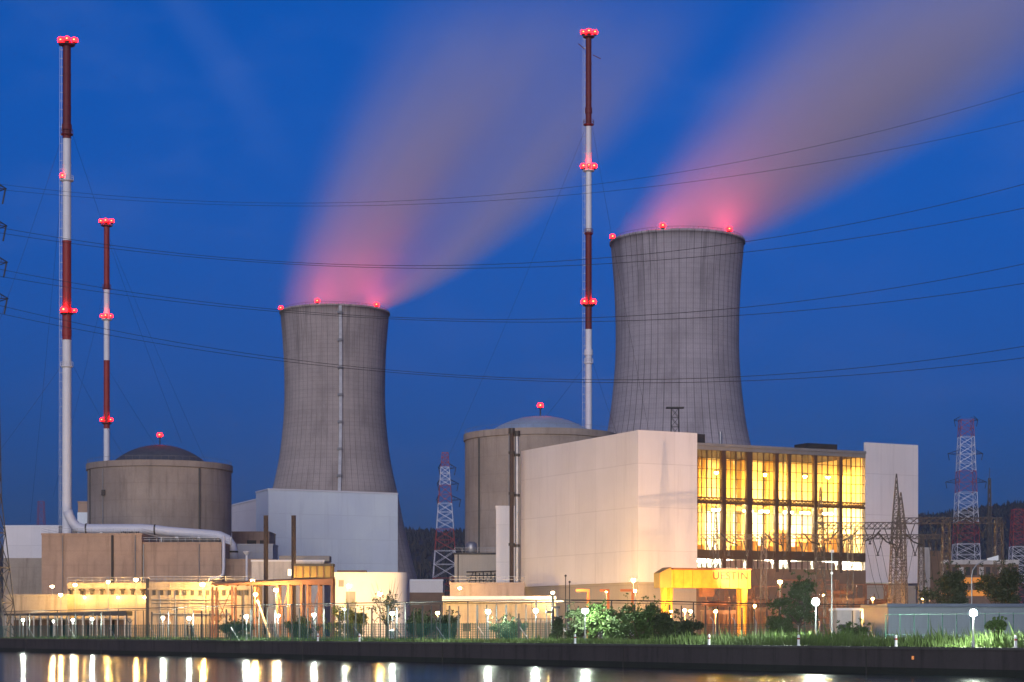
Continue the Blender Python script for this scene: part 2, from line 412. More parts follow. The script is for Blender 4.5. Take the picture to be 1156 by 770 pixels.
stack('slimmer red and white stack standing behind the left reactor building', 120.5, 560,
      [(250, 327, M_red), (327, 407, M_white), (407, 484, M_red), (484, 640, M_white)], 6.2, 7.4, 250,
      [(255, 13, M_dred), (326, 9.5, M_dred), (361, 12, M_white), (478, 11, M_dred)],
      [(250, [(-6, .6), (0, .6), (6, .6)]), (357, [(-5, .5), (0, .6), (5, .5)]), (474, [(-5, .55), (5, .5)])],
      [(124, 270, 250, 560, 60), (117, 330, 60, 560, 60), (124, 420, 215, 560, 60)], ladder=False)
stack('red and white guyed stack rising behind the large turbine hall', 664.5, 490,
      [(36, 143, M_dred), (143, 262, M_white), (262, 372, M_dred), (372, 640, M_white)], 6.3, 8.2, 36,
      [(42, 13, M_dred), (141, 12, M_dred), (193, 13, M_white), (264, 10, M_dred), (345, 13, M_dred), (410, 10, M_white)],
      [(37, [(-6, .6), (0, .65), (7, .6)]), (188, [(-6, .65), (0, .5), (6, .65)]), (341, [(-5, .7), (5, .7)])],
      [(669, 145, 735, 500, 60), (661, 145, 500, 530, 60), (668, 405, 700, 500, 30), (661, 412, 600, 490, 20)], rings=[(125, 8, M_dred), (398, 9.5, M_white)])
# antenna arms of the stack behind the hall
par = [o for o in bpy.data.objects if o.name.startswith('vent_stack') and o.parent is None][-1]
k = MB(); zz = Zof(57, 490) - GZ; k.beam((-2.6, -1, zz + 1.4), (-1, -1, zz), .12); k.beam((1, -1, zz - 1.4), (3, -1, zz - 2.4), .12); k.build('antenna_arm', M_dred, par)

# ------------------------------------------------------------------ cooling towers and steam
TP = [(0, 47), (27, 39.4), (48.7, 33.9), (69, 29.7), (82, 26.9), (98, 24.9), (112, 24.1), (133, 24.5), (152.5, 26.0)]
def cat_r(z):
    zs = [a for a, _ in TP]; i = max(0, min(len(TP) - 2, sum(1 for a in zs if a <= z) - 1))
    p1, p2 = TP[i], TP[i + 1]; p0 = TP[max(0, i - 1)]; p3 = TP[min(len(TP) - 1, i + 2)]
    t = (z - p1[0]) / (p2[0] - p1[0]); m1 = (p2[1] - p0[1]) / (p2[0] - p0[0]) * (p2[0] - p1[0]); m2 = (p3[1] - p1[1]) / (p3[0] - p1[0]) * (p2[0] - p1[0])
    return (2 * t**3 - 3 * t**2 + 1) * p1[1] + (t**3 - 2 * t**2 + t) * m1 + (-2 * t**3 + 3 * t**2) * p2[1] + (t**3 - t**2) * m2
def cooling_tower(label, px, d, mat, sc, beacons, strip):
    t = thing('cooling_tower', label, 'cooling tower', (X(px, d), d, GZ))
    H = 152.5; prof = [(cat_r(H * i / 48) * sc, H * i / 48) for i in range(3, 49)]
    prof += [(26.0 * sc + .5, H), (26.0 * sc + .5, H + .9), (24.9 * sc, H + .9), (24.5 * sc, H - 6), (23.9 * sc, H - 24)]
    k = MB(); k.lathe(prof, 120); k.build('shell', mat, t, True)
    k = MB()
    for j in range(40):
        a0 = 2 * PI * j / 40; r0 = 50 * sc; r1 = cat_r(H * 3 / 48) * sc - .5; z1 = H * 3 / 48 + .3
        for s in (-1, 1):
            a1 = a0 + s * PI / 40; k.beam((r0 * math.cos(a0), r0 * math.sin(a0), 0), (r1 * math.cos(a1), r1 * math.sin(a1), z1), .6, 6)
    k.build('support_columns', M_con3, t)
    k = MB(); ring(k, 26.0 * sc - .4, H + 1.9, .07, .09, 80)
    for j in range(80):
        a = 2 * PI * j / 80; rr = 26.0 * sc - .37; k.beam((rr * math.cos(a), rr * math.sin(a), H + .9), (rr * math.cos(a), rr * math.sin(a), H + 1.95), .04)
    k.build('rim_railing', M_dark, t)
    for a in beacons:
        rr = 26.0 * sc - .1; beacon(t, (rr * math.cos(a), rr * math.sin(a), H + 2.2), .95)
        L = bpy.data.lights.new('steam_spot', 'SPOT'); L.energy = STEAM_I; L.color = (1, .10, .20); L.spot_size = rad(150); L.spot_blend = 1; L.shadow_soft_size = 6
        lo = bpy.data.objects.new('beacon_spot', L); COL.objects.link(lo); lo.parent = t; rr -= 1.5
        lo.location = (rr * math.cos(a), rr * math.sin(a), H + 2.5)
        dv = Vector((-math.cos(a) * .5 + .35, -math.sin(a) * .5, 1)); lo.rotation_euler = dv.to_track_quat('-Z', 'Y').to_euler()
    if strip is not None:
        pts = []
        for i in range(4, 49):
            z = H * i / 48; rr = cat_r(z) * sc + .35; x = strip; pts.append((x, -math.sqrt(max(1, rr * rr - x * x)), z))
        k = MB()
        for p, q in zip(pts, pts[1:]): k.beam(p, q, 1.0, 4)
        st = k.build('stair_shaft', plain('pale_stair_cladding', (.5, .5, .5), .6, .2, .4), t)
        k = MB()
        for i in range(3, len(pts), 4): p = pts[i]; k.box(p[0] - 1.3, p[0] + .9, p[1] - 1.6, p[1], p[2] - .5, p[2] + .6)
        k.build('landing', M_grey, st)
    return t
STEAM_I = 13000
def ang(px_off, d, sc, front=True):
    x = max(-.999, min(.999, px_off / F * d / (26.0 * sc))); a = math.acos(x); return -a if front else a
TM1 = tower_mat('weathered_tower_concrete', 60, .08, .5, (1, .97, .9)); TM2 = tower_mat('ribbed_tower_concrete', 56, .07, .8, (.98, 1, 1.06))
cooling_tower('farther cooling tower with a pale stair shaft up its side', 378, 932, TM1, .995, [ang(-60, 932, 1), ang(-14, 932, 1), ang(50, 932, 1), ang(50, 932, 1, False), ang(-20, 932, 1, False)], 4.9)
cooling_tower('nearer, larger cooling tower with dark vertical ribs behind the turbine hall', 764.5, 763, TM2, 1.0, [ang(-74, 763, 1), ang(-22, 763, 1), ang(53, 763, 1), ang(60, 763, 1, False), ang(-20, 763, 1, False)], None)

def steam(label, px, d, lobes, zmax, dens, step, fade):
    """lobes: (a, pw, b, r0, k, kp, y, g): axis x = a*(z/100)^pw, radius r0 + k*(z/100)^kp, drift in y, weight g"""
    base = GZ + 152.5
    k = MB(); rings = 14; nn = 28; zs = [-7, .4, 2.5] + [2.5 + (zmax - 2.5) * ((i + 1) / (rings - 2)) for i in range(rings - 2)]
    for z in zs:
        xs0 = []; xs1 = []; ys = []
        for (a, pw, r0, kk, kp, y, g) in lobes:
            q = max(0, z) / 100; c = a * q ** pw; r = (r0 + kk * q ** kp) * 1.02; xs0.append(c - r); xs1.append(c + r); ys.append((y * q, r))
        x0, x1 = min(xs0), max(xs1); c = (x0 + x1) / 2; rx = (x1 - x0) / 2; yc = ys[0][0]; ry = max(r for _, r in ys)
        if z < 0.5: c = 0; rx = ry = 23
        for j in range(nn): k.v.append((c + rx * 1.04 * math.cos(2 * PI * j / nn), yc + ry * 1.04 * math.sin(2 * PI * j / nn), z))
    for i in range(rings):
        for j in range(nn): k.f.append((i * nn + j, i * nn + (j + 1) % nn, (i + 1) * nn + (j + 1) % nn, (i + 1) * nn + j))
    k.f.append(tuple(range(nn - 1, -1, -1))); k.f.append(tuple(range(rings * nn, (rings + 1) * nn)))
    m = bpy.data.materials.new('steam'); m.use_nodes = True; nt = m.node_tree; nt.nodes.clear()
    out = N(nt, 'ShaderNodeOutputMaterial'); v = N(nt, 'ShaderNodeVolumePrincipled'); nt.links.new(v.outputs[0], out.inputs['Volume'])
    v.inputs['Color'].default_value = (1, .87, .88, 1); v.inputs['Anisotropy'].default_value = -.2  # pink tint puts the plant's glow into the steam colour
    co = objco(nt); s = N(nt, 'ShaderNodeSeparateXYZ'); nt.links.new(co, s.inputs[0])
    q = mth(nt, 'DIVIDE', mth(nt, 'MAXIMUM', s.outputs[2], 0.001), 100.0); tot = None
    for (a, pw, r0, kk, kp, y, g) in lobes:
        cxx = mth(nt, 'MULTIPLY', mth(nt, 'POWER', q, pw), a); cyy = mth(nt, 'MULTIPLY', q, y)
        r = mth(nt, 'ADD', mth(nt, 'MULTIPLY', mth(nt, 'POWER', q, kp), kk), r0)
        dx = mth(nt, 'SUBTRACT', s.outputs[0], cxx); dy = mth(nt, 'SUBTRACT', s.outputs[1], cyy)
        rn = mth(nt, 'DIVIDE', mth(nt, 'SQRT', mth(nt, 'ADD', mth(nt, 'MULTIPLY', dx, dx), mth(nt, 'MULTIPLY', dy, dy))), r)
        # streaks drawn out along the drift: noise on the cross-section, hardly changing with height
        u = mth(nt, 'DIVIDE', dx, r); w = mth(nt, 'DIVIDE', dy, r)
        cb = N(nt, 'ShaderNodeCombineXYZ'); nt.links.new(u, cb.inputs[0]); nt.links.new(w, cb.inputs[1]); nt.links.new(mth(nt, 'MULTIPLY', q, .45), cb.inputs[2])
        nz = noise(nt, cb.outputs[0], 1.5, 2, .5)
        f = mth(nt, 'MULTIPLY', sstep(nt, rn, .12, 1.0, 1, 0), sstep(nt, nz, .25, .7, .55, 1.15))
        f = mth(nt, 'MULTIPLY', f, mth(nt, 'MULTIPLY', mth(nt, 'POWER', mth(nt, 'DIVIDE', r0, r), .6), g))
        tot = f if tot is None else mth(nt, 'ADD', tot, f)
    top = sstep(nt, s.outputs[2], zmax * fade, zmax, 1, 0)
    nt.links.new(mth(nt, 'MULTIPLY', mth(nt, 'MULTIPLY', tot, top), dens), v.inputs['Density'])
    m.cycles.volume_step_rate = step
    o = k.build('steam_plume', m, None, False, (X(px, d), d, base)); tag(o, label, 'steam', None, 'stuff')
steam('pink lit steam drifting up from the farther cooling tower', 378, 932,
      [(56, 1.15, 28, 31, .8, -10, 1.0), (112, .56, 11, 42, .9, 0, 1.25)], 172, .038, .6, .28)
steam('pink lit steam drifting up from the nearer cooling tower', 764.5, 763,
      [(120, .92, 29, 62, .8, -15, 1.1)], 138, .043, .6, .3)

# ------------------------------------------------------------------ reactor buildings
def reactor(label, px, d, r, zrim, dome_r, dome_h, dmat, grooves, lampdx, wallmat, patches=()):
    t = thing('reactor_building', label, 'reactor', (X(px, d), d, GZ)); H = zrim - GZ
    k = MB(); k.lathe([(r, 0), (r, H - 1.6), (r + .35, H - 1.5), (r + .35, H), (r - .6, H), (r - .6, H - 1), (0.1, H - 1)], 96); k.build('wall', wallmat, t)
    k = MB(); Rs = (dome_r**2 + dome_h**2) / (2 * dome_h); prof = []
    a1 = math.asin(dome_r / Rs)
    for i in range(17): a = a1 * (1 - i / 16); prof.append((max(.02, Rs * math.sin(a)), H - 1 + Rs * math.cos(a) - (Rs - dome_h)))
    k.lathe([(dome_r + .3, H - 1), (dome_r + .3, H - .7)] + prof, 64); dm = k.build('dome', dmat, t, True)
    k = MB(); ring(k, r - .1, H + 1.05, .03, .05, 64)
    for j in range(64): a = 2 * PI * j / 64; k.beam((r * math.cos(a), r * math.sin(a), H), (r * math.cos(a), r * math.sin(a), H + 1.1), .025)
    k.build('railing', M_grey, t)
    for g, w, mt in grooves:
        a = -math.acos(max(-1, min(1, g / F * d / r))); k = MB(); k.beam(((r + .1) * math.cos(a), (r + .1) * math.sin(a), 1), ((r + .1) * math.cos(a), (r + .1) * math.sin(a), H - 1.7), w, 4); k.build('downpipe', mt, t)
    k = MB(); k.beam((lampdx, 0, H - 1 + dome_h), (lampdx, 0, H + dome_h + 1.2), .15, 6); k.build('beacon_post', M_dark, t)
    beacon(t, (lampdx, 0, H + dome_h + 1.6), .6)
    return t
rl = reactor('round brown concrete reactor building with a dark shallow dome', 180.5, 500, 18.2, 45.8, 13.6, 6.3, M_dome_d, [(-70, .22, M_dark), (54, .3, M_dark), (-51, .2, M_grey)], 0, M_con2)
for z in (12, 22.5, 35): k = MB(); k.box(-11.9, -11, -14.9, -13.9, z, z + 1.4); k.build('junction_box', M_dark, rl)
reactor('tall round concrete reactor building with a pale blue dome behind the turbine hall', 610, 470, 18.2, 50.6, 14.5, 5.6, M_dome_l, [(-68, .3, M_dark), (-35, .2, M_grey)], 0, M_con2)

# ------------------------------------------------------------------ turbine hall
TH = rad(27); C0 = Vector((21.3, 330, GZ)); ux = Vector((math.cos(TH), math.sin(TH))); wx = Vector((-math.sin(TH), math.cos(TH)))
def s_of(px):
    kx = (px - CX) / F; return (kx * C0.y - C0.x) / (ux.x - kx * ux.y)
hall = thing('turbine_hall', 'huge white turbine hall with a tall golden lit glass front', 'turbine hall', C0, TH)
SL, SR, SE, WD = s_of(787), s_of(977), s_of(1036.5), 43.2
ZT = 37.5 - GZ; ZB = 11.75 - GZ; ZG = 35.7 - GZ; ZB2 = 12.2 - GZ
k = MB(); k.box(.02, .5, .5, WD - .02, ZB, ZT - .03); k.box(.3, .6, .5, WD, ZT - .03, ZT); k.build('side_wall', M_clad, hall)
k = MB(); k.box(0, SL, 0, .5, ZB, ZT); k.build('front_panel', M_clad, hall)
k = MB(); k.box(SR, SE, 0, .5, ZB2, ZT); k.build('front_panel', M_clad, hall)
k = MB(); k.box(SE - .5, SE - .02, .5, WD - .02, ZB2, ZT - .03); k.build('end_wall', M_clad, hall)
k = MB(); k.box(.5, SE - .5, WD - .4, WD, ZB, ZT - .05); k.build('rear_wall', M_clad, hall)
k = MB(); k.box(.5, SE - .5, .6, WD - .4, ZG - .8, ZG - .35); k.build('roof', M_roofd, hall)
k = MB(); k.box(SL + .003, SR - .003, -.25, .55, ZG - .33, ZG + .15); k.box(SL + .003, SR - .003, -.05, .5, ZG - 1.0, ZG - .34); k.build('eaves', M_grey, hall)
k = MB(); k.box(.3, SE - .3, .3, WD - .3, 0, ZB - .005); k.build('base_wall', M_clads, hall)
zf0, zf1 = Zof(632, 341) - GZ, Zof(622, 341) - GZ          # floor band
zt0, zt1 = Zof(571, 343) - GZ, Zof(564, 343) - GZ          # crane girder level
zl = Zof(642, 341) - GZ
k = MB(); k.box(SL, SR, -.1, .29, 0, zl); k.build('plinth_wall', M_brick, hall)
# columns
M_colm = plain('umber_column', (.07, .04, .028), .6, .12)
cols = [817, 846, 877, 891.5, 920.5, 949]; colw = [.75, 1.1, .6, .45, .6, .6]
for c, wd in zip(cols, colw):
    s = s_of(c); k = MB(); k.box(s - wd / 2, s + wd / 2, -.18, .75, zl - .5, ZG - 1.0); k.build('column', M_colm, hall)
edges = [SL] + [s_of(c) for c in cols] + [SR]; ew = [0] + colw + [0]
M_mul = plain('mullion_bronze', (.07, .045, .028), .5, .1)
m = bpy.data.materials.new('window_glass'); m.use_nodes = True; nt = m.node_tree; nt.nodes.clear()
o_ = N(nt, 'ShaderNodeOutputMaterial'); mx = N(nt, 'ShaderNodeMixShader'); tb = N(nt, 'ShaderNodeBsdfTransparent'); gb = N(nt, 'ShaderNodeBsdfGlossy')
tb.inputs[0].default_value = (.93, .9, .8, 1); gb.inputs[1].default_value = .08; mx.inputs[0].default_value = .06
nt.links.new(tb.outputs[0], mx.inputs[1]); nt.links.new(gb.outputs[0], mx.inputs[2]); nt.links.new(mx.outputs[0], o_.inputs[0]); M_glass = m
levels = [(zl, zf0, 'low'), (zf1, zt0, 'mid'), (zt1, ZG - 1.0, 'top')]
for i in range(len(edges) - 1):
    a, b2 = edges[i] + ew[i] / 2, edges[i + 1] - ew[i + 1] / 2
    for z0, z1, lv in levels:
        k = MB(); n = max(2, round((b2 - a) / 1.12))
        for j in range(n + 1):
            s = lerp(a, b2, j / n); wdt = .11 if (j in (0, n) or j == n // 2) else .045
            k.box(max(a, s - wdt), min(b2, s + wdt), .05, .22, z0, z1)
        nh = max(1, round((z1 - z0) / (1.75 if lv != 'low' else 2.2)))
        for j in range(nh + 1):
            z = lerp(z0, z1, j / nh); k.box(a, b2, .07, .2, max(z0, z - .05), min(z1, z + .05))
        wn = k.build('window', M_mul, hall)
        k = MB(); k.add([(a, .24, z0), (b2, .24, z0), (b2, .24, z1), (a, .24, z1)], [(0, 1, 2, 3)]); k.build('pane', M_glass, wn)
        if lv == 'low' and i in (1, 2, 4, 5):
            k = MB(); k.box(a + (b2 - a) * .06, b2 - (b2 - a) * .12, .3, .36, z0 + .1, z1 - .1); k.build('blind', plain('mauve_blind', (.36, .27, .27), .8, .08), wn)
k = MB(); k.box(SL, SR, -.05, .45, zf0 + .004, zf1 - .004); k.build('floor_band', M_mul, hall)
# lattice girder at crane level
k = MB(); k.box(SL, SR, 0.0, .25, zt0 + .004, zt0 + .25); k.box(SL, SR, 0, .25, zt1 - .25, zt1 - .004); n = 44
for j in range(n):
    s0, s1 = lerp(SL, SR, j / n), lerp(SL, SR, (j + 1) / n); k.beam((s0, .12, zt0 + .2), (s1, .12, zt1 - .2), .08); k.beam((s1, .12, zt0 + .2), (s0, .12, zt1 - .2), .08)
k.build('wind_girder', M_colm, hall)
# interior: back wall, crane deck, floor, columns, machines, lamps
DI = 15
M_int = plain('interior_yellow_wall', (.72, .62, .40), .7, .06, .3)
M_intw = plain('interior_pale_wall', (.8, .78, .68), .7, .04, .3)
k = MB(); k.box(SL + .05, SR - .05, DI, DI + .3, zt0 - .3, ZG - .9)
k.build('upper_inner_wall', M_int, hall)
k = MB(); k.box(SL + .05, SR - .05, DI - .02, DI + .3, zl - .4, zt0 - .32); k.build('lower_inner_wall', M_intw, hall)
for s in (SL + .02, SR - .3): k = MB(); k.box(s, s + .28, .6, DI, zl - .4, ZG - .85); k.build('inner_side_wall', M_int, hall)
k = MB(); k.box(SL, SR, .6, DI, zf0 + .1, zf1 - .1); k.build('machine_floor', M_intw, hall)
k = MB(); k.box(SL, SR, .5, 2.6, zt0 + .26, zt0 + .7); k.box(SL, SR, 12.5, DI, zt0 - .2, zt0 + .6); k.build('crane_rail_beam', M_tank, hall)
for px_ in (814, 841, 873, 889, 919):
    s = s_of(px_); k = MB(); k.box(s - .7, s + .7, DI - 1.2, DI - .1, zf1, ZG - 1); k.build('inner_column', plain('inner_column_ochre', (.4, .27, .09), .7), hall)
for px_, h in ((800, 4.5), (868, 3.4), (905, 5.0), (935, 3.8), (965, 4.2)):
    s = s_of(px_); k = MB(); k.lathe([(.02, 0), (1.9, 0), (1.9, h * .6), (1.5, h * .85), (.02, h)], 16, (s, 7, zf1 - .1)); k.box(s - 3, s + 3, 6, 8, zf1 - .1, zf1 + 1.2); k.build('turbine_casing', plain('ochre_machine', (.45, .22, .05), .5), hall)
INT_U, INT_L = 1700, 850
for px_, lv_ in ((797, .7), (830, 1), (866, 1.5), (885, .8), (912, .9), (931, 1.7), (957, 1.7)):
    s = s_of(px_)
    hl = MB(); hl.lathe([(.7, 0), (.25, .6), (.02, .65)], 10, (s, 6.0, ZG - 4.2)); h_ = hl.build('bay_lamp', M_grey, hall)
    k = MB(); k.ball((s, 6.0, ZG - 4.3), .27, 10, 6); k.build('bulb', emis('sodium_bay_%d' % (lv_ * 10), (1, .49, .05), INT_U * lv_), h_, True)
    hl = MB(); hl.box(s - 1, s + 1, 5.7, 6.3, zt0 - .55, zt0 - .45); hl.build('strip_lamp', M_grey, hall)
    k = MB(); k.box(s - .9, s + .9, 5.8, 6.2, zt0 - .75, zt0 - .57); k.build('tube', emis('warm_strip_%d' % (lv_ * 10), (1, .80, .46), INT_L * (2.0 - lv_ * .6)), h_)
for px_ in (795, 808, 884, 955, 970, 830, 905):
    s = s_of(px_); k = MB(); k.box(s - 1.5, s + 1.5, 4, 4.3, zf0 - .35, zf0 - .2); k.build('strip_light', emis('white_strip', (1, .95, .82), 700), hall)
# rooftop plant
for pa, pb, dy in ((788, 803, 2), (930, 964, 5)):
    a, b2 = s_of(pa), s_of(pb); k = MB(); k.box(a, b2, dy, dy + 4, ZG - .35, ZG + 1.9 if pa < 800 else ZG + 1.7); k.build('roof_unit', M_dark, hall)
k = MB(); s = s_of(835); k.beam((s, 6, ZG - .5), (s, 6, ZG + 3), .3, 8); k.build('roof_vent', M_galv, hall)

# lattice mast on the hall roof
def lattice(k, z0, z1, w0, w1, n, t, c=(0, 0), horiz=True):
    for i in range(n):
        za, zb = lerp(z0, z1, i / n), lerp(z0, z1, (i + 1) / n); wa, wb = lerp(w0, w1, i / n) / 2, lerp(w0, w1, (i + 1) / n) / 2
        ca = [(c[0] + sx * wa, c[1] + sy * wa, za) for sx, sy in ((-1, -1), (1, -1), (1, 1), (-1, 1))]
        cb = [(c[0] + sx * wb, c[1] + sy * wb, zb) for sx, sy in ((-1, -1), (1, -1), (1, 1), (-1, 1))]
        for j in range(4):
            q = (j + 1) % 4
            k.beam(ca[j], cb[j], t, 4); k.beam(ca[j], cb[q], t * .7, 4); k.beam(ca[q], cb[j], t * .7, 4)
            if horiz: k.beam(cb[j], cb[q], t * .7, 4)
p = P(762, 485, 352); t = thing('antenna_mast', 'small dark lattice mast on the turbine hall roof', 'mast', (p.x, p.y, ZG + GZ - .35))
zz = Zof(461, 352) - (ZG + GZ - .35); k = MB(); lattice(k, 0, zz, 1.5, 1.3, 5, .07); k.build('lattice_frame', M_dark, t); k = MB(); k.box(-1.6, 1.6, -.8, .8, zz, zz + .2); k.build('top_platform', M_dark, t)

# ------------------------------------------------------------------ plain block buildings
def block(name, label, pa, pb, ytop, d, depth, mat, roofmat=None, parapet=.4, zb=GZ, rot=0, cat='building', rail=False):
    """a box building: front face spans pa..pb at distance d, with parapet and roof"""
    xa, xb = X(pa, d), X(pb, d); zt = Zof(ytop, d) - zb
    t = thing(name, label, cat, ((xa + xb) / 2, d, zb), rot); h = (xb - xa) / 2
    k = MB(); k.box(-h, h, 0, depth, 0, zt - parapet); k.build('wall', mat, t)
    k = MB(); k.box(-h - .12, h + .12, -.12, .3, zt - parapet, zt); k.box(-h - .12, -h + .3, .3, depth, zt - parapet, zt); k.box(h - .3, h + .12, .3, depth, zt - parapet, zt); k.build('parapet', roofmat or mat, t)
    if rail:
        k = MB()
        for z in (.55, 1.05): k.beam((-h, .1, zt + z), (h, .1, zt + z), .035); k.beam((h, .1, zt + z), (h, depth, zt + z), .035); k.beam((-h, .1, zt + z), (-h, depth, zt + z), .035)
        n = max(2, int(2 * h / 1.6))
        for i in range(n + 1): x = lerp(-h, h, i / n); k.beam((x, .1, zt - .1), (x, .1, zt + 1.07), .035)
        k.build('railing', M_galv, t)
    return t, h, zt
def pipe_v(t, x, y, z0, z1, r, mat, name='downpipe'):
    k = MB(); k.beam((x, y, z0), (x, y, z1), r, 8); return k.build(name, mat, t)
def openings(t, h, specs, name, mat):
    for (x0, x1, z0, z1) in specs:
        k = MB(); k.box(x0, x1, -.06, .02, z0, z1); k.build(name, mat, t)
# left-hand unit
t, h, zt = block('auxiliary_building', 'brown windowless concrete block under the stack, taller of two', 47, 160, 602, 440, 22, M_con, rail=True)
for px_, r_, mt in ((71, .1, M_grey), (127, .28, M_dark), (153, .14, M_grey)): pipe_v(t, X(px_, 440) - X(103.5, 440), -.2, 1, zt - .5, r_, mt)
t, h, zt = block('auxiliary_building', 'lower brown concrete block under the bent white duct', 160.3, 250, 612, 441, 22, M_con, rail=True)
for px_, r_, mt in ((162, .16, M_galv), (225, .12, M_grey)): pipe_v(t, X(px_, 441) - X(205.15, 441), -.2, 1, zt - .5, r_, mt)
block('auxiliary_building', 'small brown concrete block at the foot of the duct elbow', 250.3, 306, 631, 446, 12, M_con)
openings(t, h, [(-.6, 1.2, 8.2, 11.2), (1.6, 3.0, 8.4, 11.0)], 'louvre', M_tank)
k = MB(); k.box(-5, 8, 3, 7, zt - .4, zt + 1.0); k.build('roof_plant', M_dark, t)
for i in range(6): k = MB(); k.beam((-6 + i * 3.2, 8, zt - .4), (-6 + i * 3.2, 8, zt + 1.5), .2, 6); k.build('duct_support', M_galv, t)
t, h, zt = block('office_block', 'white clad block at the far bank end, beside the brown block', 4, 66, 593, 480, 24, M_clad, M_white)
k = MB(); k.box(-h - .02, h, -.15, -.004, 0, Zof(630, 480) - GZ); k.build('lower_wall', M_con3, t)
block('lift_house', 'small brown concrete lift house beside the left reactor', 88, 104, 566, 520, 5, M_con)
k = MB(); p = P(97, 585, 500); k.box(-2.2, 2.2, 0, 3, 0, p.z - GZ + 1.5); o = k.build('switch_cabin', M_cladw, None, False, (p.x, p.y, GZ)); tag(o, 'narrow pale cabin between stack and reactor', 'cabin')
# terrace building with vents and flood-lit front
t, h, zt = block('pump_house', 'long low concrete pump house with wall lamps and roof vents', 76, 168, 658, 384, 14, M_con3, rail=True)
k = MB(); k.box(-h, h, -2.0, -.004, 0, Zof(671.5, 382) - GZ); k.build('front_ledge', M_con3, t)
for i in range(8):
    x = lerp(-h + 1, h - 1, i / 7); k = MB(); k.lathe([(.3, 0), (.3, .8), (.6, .9), (.6, 1.2), (.02, 1.3)], 8, (x, -1.0, Zof(671.5, 382) - GZ)); k.build('roof_vent', M_dark, t)
t, h, zt = block('boundary_building', 'bright flood-lit cream wall building near the bank, leftmost', 7, 76, 671, 376, 10, M_con4)
t, h, zt = block('cable_building', 'low beige concrete building with a row of wall boxes', 167, 284, 657, 372, 16, M_con3, rail=True)
for i in range(13):
    x = lerp(-h + 1.2, h - 1, i / 12); k = MB(); k.box(x - .3, x + .3, -.35, -.004, zt - 2.5, zt - 1.6); k.build('wall_box', M_dark, t)
k = MB(); k.box(-h, h, -.5, -.004, zt - 1.5, zt - 1.2); k.build('ledge', M_con3, t)
k = MB(); k.box(-h - .35, -h + .25, -.4, .2, 0, zt + .6); k.build('corner_pier', M_dark, t)
openings(t, h, [(4.5, 7.2, 0, 3.4), (-3, -1, 0, 2.6)], 'door', M_grey)
for z_, r_ in ((zt - 3.4, .13), (zt - 4.0, .09), (zt - 6.1, .16)): k = MB(); k.beam((-h + .8, -.3, z_), (h - 1 - r_ * 20, -.3, z_), r_, 8); k.build('pipe_run', M_grey, t)
for x_ in (-7.5, -4.6, 1.2, 3.4, 8.1): pipe_v(t, x_, -.22, 0, zt - 1.6, .1, M_dark if x_ > 0 else M_galv)
openings(t, h, [(-6.6, -5.2, 3.2, 4.6), (-1.2, .4, 4.2, 5.2), (1.8, 2.9, .2, 2.2)], 'cabinet', M_brick)
for i in range(6): x = lerp(-h + .3, h - .3, i / 5); k = MB(); k.box(x - .2, x + .2, -.22, -.004, 0, zt - .45); k.build('pilaster', M_con3, t)
openings(t, h, [(-2.4, -1.2, 0, 2.3), (2.2, 4.2, 3.2, 4.4)], 'door', M_brick)
# carport / bicycle shelter
d = 362; xa, xb = X(9, d), X(146, d); t = thing('shelter', 'long dark-roofed open shelter in front of the pump house', 'shelter', ((xa + xb) / 2, d, GZ)); h = (xb - xa) / 2
k = MB(); zr = Zof(692, d) - GZ; k.prism([(-h, -3), (h, -3), (h, 3), (-h, 3)], zr - .5, zr, [zr - .2, zr + .35, zr + .35, zr - .2]); k.build('roof', M_roofd, t)
for i in range(18):
    x = lerp(-h + .3, h - .3, i / 17); k = MB(); k.box(x - .13, x + .13, -2.8, -2.5, 0, zr - .5); k.build('post', M_conl, t)
k = MB(); k.box(-h, h, 2.2, 2.5, 0, zr - 1.0); k.build('rear_wall', M_conl, t)
for i in range(9): 
    x = lerp(-h + 2, h - 2, i / 8); k = MB(); k.box(x - 1.6, x + 1.2, 1.9, 2.19, .1, zr - 1.3); k.build('bay_door', M_brick, t)
# white bent duct
d = 455; t = thing('ventilation_duct', 'fat white bent duct running from the stack across the brown blocks', 'duct', (X(76, d), d, GZ))
o = Vector((X(76, d), d, GZ))
def dp(px, py, dd=d): return P(px, py, dd) - o
pts = [dp(76.5, 577), dp(78.5, 583), dp(81.5, 589), dp(86, 594), dp(92, 596.6), dp(104, 597), dp(130, 597), dp(160, 597), dp(175, 598), dp(190, 600), dp(215, 602), dp(236, 603.5), dp(248, 605), dp(257, 609), dp(261.5, 616), dp(263, 624), dp(263, 632)]
M_duct = plain('white_duct_paint', (.66, .68, .72), .45, .08, .35)
k = MB(); k.tube(pts, 1.12, 18); k.build('duct_pipe', M_duct, t, True)
for px_ in (97.5, 175, 258): 
    y_ = 596.8 if px_ < 100 else 598 if px_ < 200 else 612; k = MB()
    if px_ < 200: k.beam(dp(px_ - .8, y_), dp(px_ + .8, y_), 1.22, 18)
    else: k.beam(dp(263, 622), dp(263, 624), 1.25, 18)
    k.build('flange', M_dark, t)
for i in range(9):
    a = dp(138 + i * 2.4, 601.2 + R.uniform(-.4, .4)); k = MB(); k.box(a.x - .16, a.x + .14, -1.16, -.9, a.z - .22, a.z + .12); k.build('stain', M_dark, t)
for px_ in (115, 140, 200, 225):
    a = dp(px_, 601 if px_ < 180 else 606); k = MB(); k.box(a.x - .3, a.x + .3, -.8, .8, Zof(612, 455) - GZ - (0 if px_ > 160 else -.3), a.z); k.build('saddle', M_galv, t)
k = MB(); k.tube([P(252.5, 605, 439) - o, P(252.5, 640, 439) - o, P(252, 648, 439) - o, P(248, 652, 439) - o, P(238, 652.5, 439) - o, P(236, 657, 439) - o], .38, 8); k.build('drain_pipe', M_duct, t, True)
